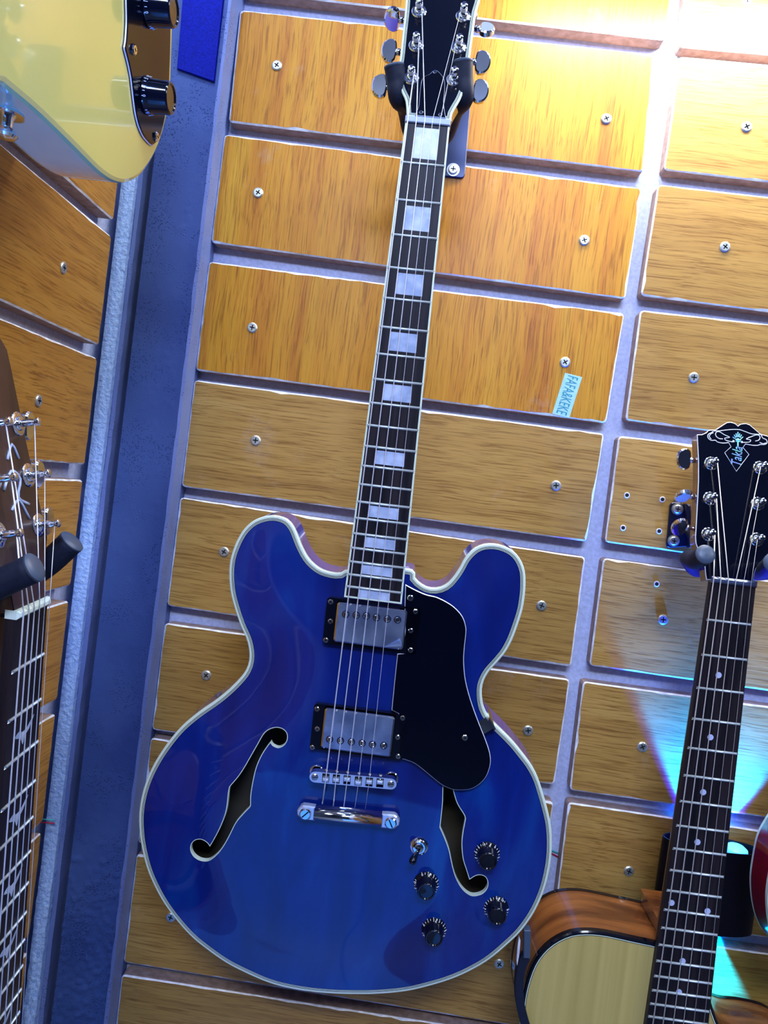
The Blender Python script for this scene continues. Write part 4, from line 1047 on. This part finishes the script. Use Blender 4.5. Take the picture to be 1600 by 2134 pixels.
mb = MB(); mb.ring([(x, y, -.0395) for x, y in ro], [(x, y, -.036) for x, y in ro], M['cream'], None, True); mb.ring([(x, y, -.005) for x, y in ro], [(x, y, 0) for x, y in ro], M['cream'], None, True); mb.ring([(x, y, 0) for x, y in ro], [(x, y, .0002) for x, y in i1], M['cream']); mb.build('body_binding', rg)
mb = MB(); nx_, ny_ = GR.xy(1820, 1740); mb.box((nx_ - .024, ny_ - .02, .0004), (nx_ + .024, ny_ + .45, .012), M['rose']); mb.build('fretboard', rg)

# ================================================================== YELLOW GUITAR on the left wall
XY = -.255
oy = at_x(275, 383, XY)
FY = frame(oy, (0, 0, 1), (1, 0, 0)); GY = Loc(FY)
yg = thing('electric_guitar', 'butter yellow solid body electric guitar with a black control plate at the upper left', 'guitar', FY)
ypx = [(361,-60),(362,0),(361,60),(359,120),(357,180),(352,225),(345,262),(332,305),(315,340),(296,365),(276,379),(256,383),(232,375),(205,355),(172,322),(130,280),(80,232),(30,190),(0,165),(-40,130)]
yl = [GY.xy(*p) for p in ypx]
# close the body outside the frame: a full solid body about 0.33 m wide
yl += [(-.300, .19), (-.325, .27), (-.300, .35), (-.270, .42), (-.290, .47), (-.25, .50), (-.215, .45), (-.17, .43), (-.12, .43), (-.06, .46), (-.015, .44), (-.010, .39), (.004, .34)]
yo = resample(ccw(spline(yl, 4)), 220)
print('yellow', [tuple(round(c, 3) for c in p) for p in yl[:20:4]])
mb = MB(); D_ = .046
r1, r2 = inset(yo, .001), inset(yo, .0035)
mb.ring([(x, y, -D_) for x, y in r1], [(x, y, -D_ + .003) for x, y in yo], M['yellow'], None, True)
mb.ring([(x, y, -D_ + .003) for x, y in yo], [(x, y, -.004) for x, y in yo], M['yellow_side'], None, True)
mb.ring([(x, y, -.004) for x, y in yo], [(x, y, -.0012) for x, y in r1], M['yellow'], None, True); mb.ring([(x, y, -.0012) for x, y in r1], [(x, y, 0) for x, y in r2], M['yellow'], None, True)
mb.add([(x, y, 0) for x, y in r2], tri(r2), M['yellow']); mb.add([(x, y, -D_) for x, y in r1], [q[::-1] for q in tri(r1)], M['yellow']); mb.build('body', yg)
Y8 = lambda x, y: (240 + x / 6.669, y / 6.669)
cpx = [(160,-300),(160,0),(165,300),(150,560),(130,670),(155,760),(190,900),(225,1080),(245,1250),(265,1420),(290,1590),(330,1750),(390,1890),(450,1970),(510,2025),(560,2005),(620,1920),(660,1780),(690,1640),(715,1500),(745,1250),(755,1000),(765,700),(770,400),(775,0),(778,-300)]
cp = [GY.xy(*Y8(*p), .002) for p in cpx]; keep = smooth_hole(cp, [0, 4, len(cp) - 1], 4); keep = resample(keep, 150)
mb = MB(); q = ccw(keep)
mb.ring([(x, y, .0001) for x, y in q], [(x, y, .0008) for x, y in q], M['black'], None); mb.ring([(x, y, .0008) for x, y in q], [(x, y, .0016) for x, y in inset(q, .0007)], M['print'], None); mb.ring([(x, y, .0016) for x, y in inset(q, .0007)], [(x, y, .0024) for x, y in inset(q, .0014)], M['black'], None)
mb.add([(x, y, .0024) for x, y in inset(q, .0014)], tri(inset(q, .0014)), M['guard']); po = mb.build('control_plate', yg)
for p in ((245, 690), (560, 1900)): z = GY.xy(*Y8(*p), .0024); put(SMALL, 'screw', po, Tr(z[0], z[1], .0024) @ Matrix.Scale(1.5, 4))
for p, rt in (((440, 1330), 3.6), ((470, 110), 3.9)):
    z = GY.xy(*Y8(*p), .0024); knob(yg, Tr(z[0], z[1], .0024), rt, Rk=.0140, hk=.020, tp=.86)
# strap button on the lower edge, standing on the body side
sb = on_plane(33, 268, (0, oy.y - .165, 0), (0, 1, 0)); 
Cc = np.array(yo); tgt = np.array(GY.xy(20, 230, -D_ / 2)); k = int(np.argmin(np.linalg.norm(Cc - tgt, axis=1)))
tn = Cc[(k + 3) % len(Cc)] - Cc[k - 3]; nrm = V((tn[1], -tn[0], 0)).normalized()
mb = MB(); mb.lathe([(.0095, 0), (.0095, .0012), (.0055, .0014), (.0042, .004), (.0040, .009), (.0066, .0120), (.0074, .0135), (.0060, .0150), (0, .0155)], M['chrome'], orient((float(Cc[k][0]), float(Cc[k][1]), -D_ / 2), nrm), 24); mb.build('strap_button', yg)
mb = MB(); mb.box((-.19, .42, .0), (-.14, .60, .012), M['rose']); mb.build('fretboard', yg)

# ================================================================== LEFT ACOUSTIC (dark), seen edge-on
XG = -.259
nl, nr = at_x(6, 1283, XG), at_x(80, 1262, XG)
print('left nut', nl, nr)
FQ0 = frame((XG, (nl.y + nr.y) / 2, (nl.z + nr.z) / 2), (0, -.085, 1), (1, 0, .0))
SQ = .648; FQ = FQ0 @ Tr(0, -SQ, 0); GQ = Loc(FQ)
lg = thing('acoustic_guitar', 'dark brown acoustic guitar with white nut and bird inlays at the left edge', 'guitar', FQ)
lo_ = [(x, y - .0) for x, y in ac_out]
acoustic(lg, FQ, lo_, SQ, .0213, fretpos(SQ, 20) - .006, .0275, .080, [sh], M['mahogany'], M['mahogany'], [], 6, M['brownhead'], None, None, None, M['nut_w'], M['string'], None, None, None)
# bird inlays
bird = [(-.010, .000), (-.004, .0035), (-.002, .001), (.004, .002), (.012, .009), (.007, .000), (.002, -.004), (.000, -.010), (-.003, -.004)]
for n in (3, 5, 7, 9, 12):
    y = (fretpos(SQ, n) + fretpos(SQ, n - 1)) / 2; mb = MB(); mb.prism(spline([(x * 1.1, y + v * .9) for x, v in bird], 3), .0065, .00765, M['inlay']); mb.build('inlay', lg)
FQH = Tr(0, SQ + .005, .0065) @ Matrix.Rotation(-math.radians(13), 4, 'X'); GQH = Loc(FQ @ FQH)
hq = [(.0215, 0), (.022, .018), (.029, .030), (.035, .042), (.031, .07), (.026, .11), (.021, .16), (.019, .175), (.010, .185), (0, .180), (-.010, .185), (-.019, .175), (-.021, .16), (-.026, .11), (-.031, .07), (-.035, .042), (-.029, .030), (-.022, .018), (-.0215, 0)]
flat_head(lg, FQH, hq, M['brownhead'], M['brownhead'], edge=M['black'])
LP = [(.025, .052), (.0215, .088), (.018, .124), (-.025, .052), (-.0215, .088), (-.018, .124)]
for i, p in enumerate(LP): tuner(lg, FQH, p, (p[0] + (.032 if i < 3 else -.032), p[1]), posth=.016, big=.0085, keyrot=.2)
for i, (xn_, post) in enumerate(zip((-.0175, -.0105, -.0035, .0035, .0105, .0175), (LP[3], LP[4], LP[5], LP[2], LP[1], LP[0]))):
    a = FQH @ V((post[0], post[1], .012)); mb = MB()
    mb.tube([tuple(a), (xn_, SQ + .004, .0108), (xn_, SQ + .001, .0108), (xn_ * 1.5, 0, .0125)], (.0006, .00055, .0005, .0004, .0003, .00025)[i], M['string'], None, 6); mb.build('string', lg)
mb = MB()
line2 = lambda pts, w: mb.tube([tuple(FQH @ V((x, y, .0002))) for x, y in spline(pts, 3, False)], w, M['inlay'], None, 5)
line2([(-.012, .080), (.000, .092), (.010, .086), (.004, .074), (.016, .068)], .0011); line2([(-.006, .066), (.004, .072), (.014, .058)], .0011); line2([(-.002, .10), (.006, .110), (.012, .100)], .0011)
mb.build('headstock_ornament', lg)
lho = V((XW + .004, -.33, nl.z - .01))
lh = thing('guitar_hanger', 'pair of black padded hanger arms with domed ends on the left wall panels', 'hanger', Matrix.Translation(lho))
q_ = lambda p: tuple(V(p) - lho)
tR = at_x(150, 1128, -.2505); tL = at_x(62, 1190, -.2495)
print('tips', tR, tL)
for tip, yb_ in ((tR, -.318), (V((-.236, -.388, 1.4205)), -.388)):
    z = tip.z
    hanger_arm(lh, [q_((-.360, yb_, z - .058)), q_((-.325, yb_, z - .054)), q_((-.295, (yb_ + tip.y) / 2, z - .040)), q_((-.270, tip.y, z - .022)), q_(tip)], .0097, capm=M['cap'])
mb = MB(); mb.tube([q_((-.360, -.318, tR.z - .058)), q_((-.362, -.350, tR.z - .060)), q_((-.360, -.388, 1.4205 - .058))], .0085, M['foam'], None, 12); mb.build('neck_rod', lh)
mb = MB(); zz = min(tR.z, tL.z) - .056
mb.box(q_((XP + .0005, -.36, zz - .03)), q_((XP + .004, -.30, zz + .03)), M['dark_metal']); mb.build('wall_plate', lh)
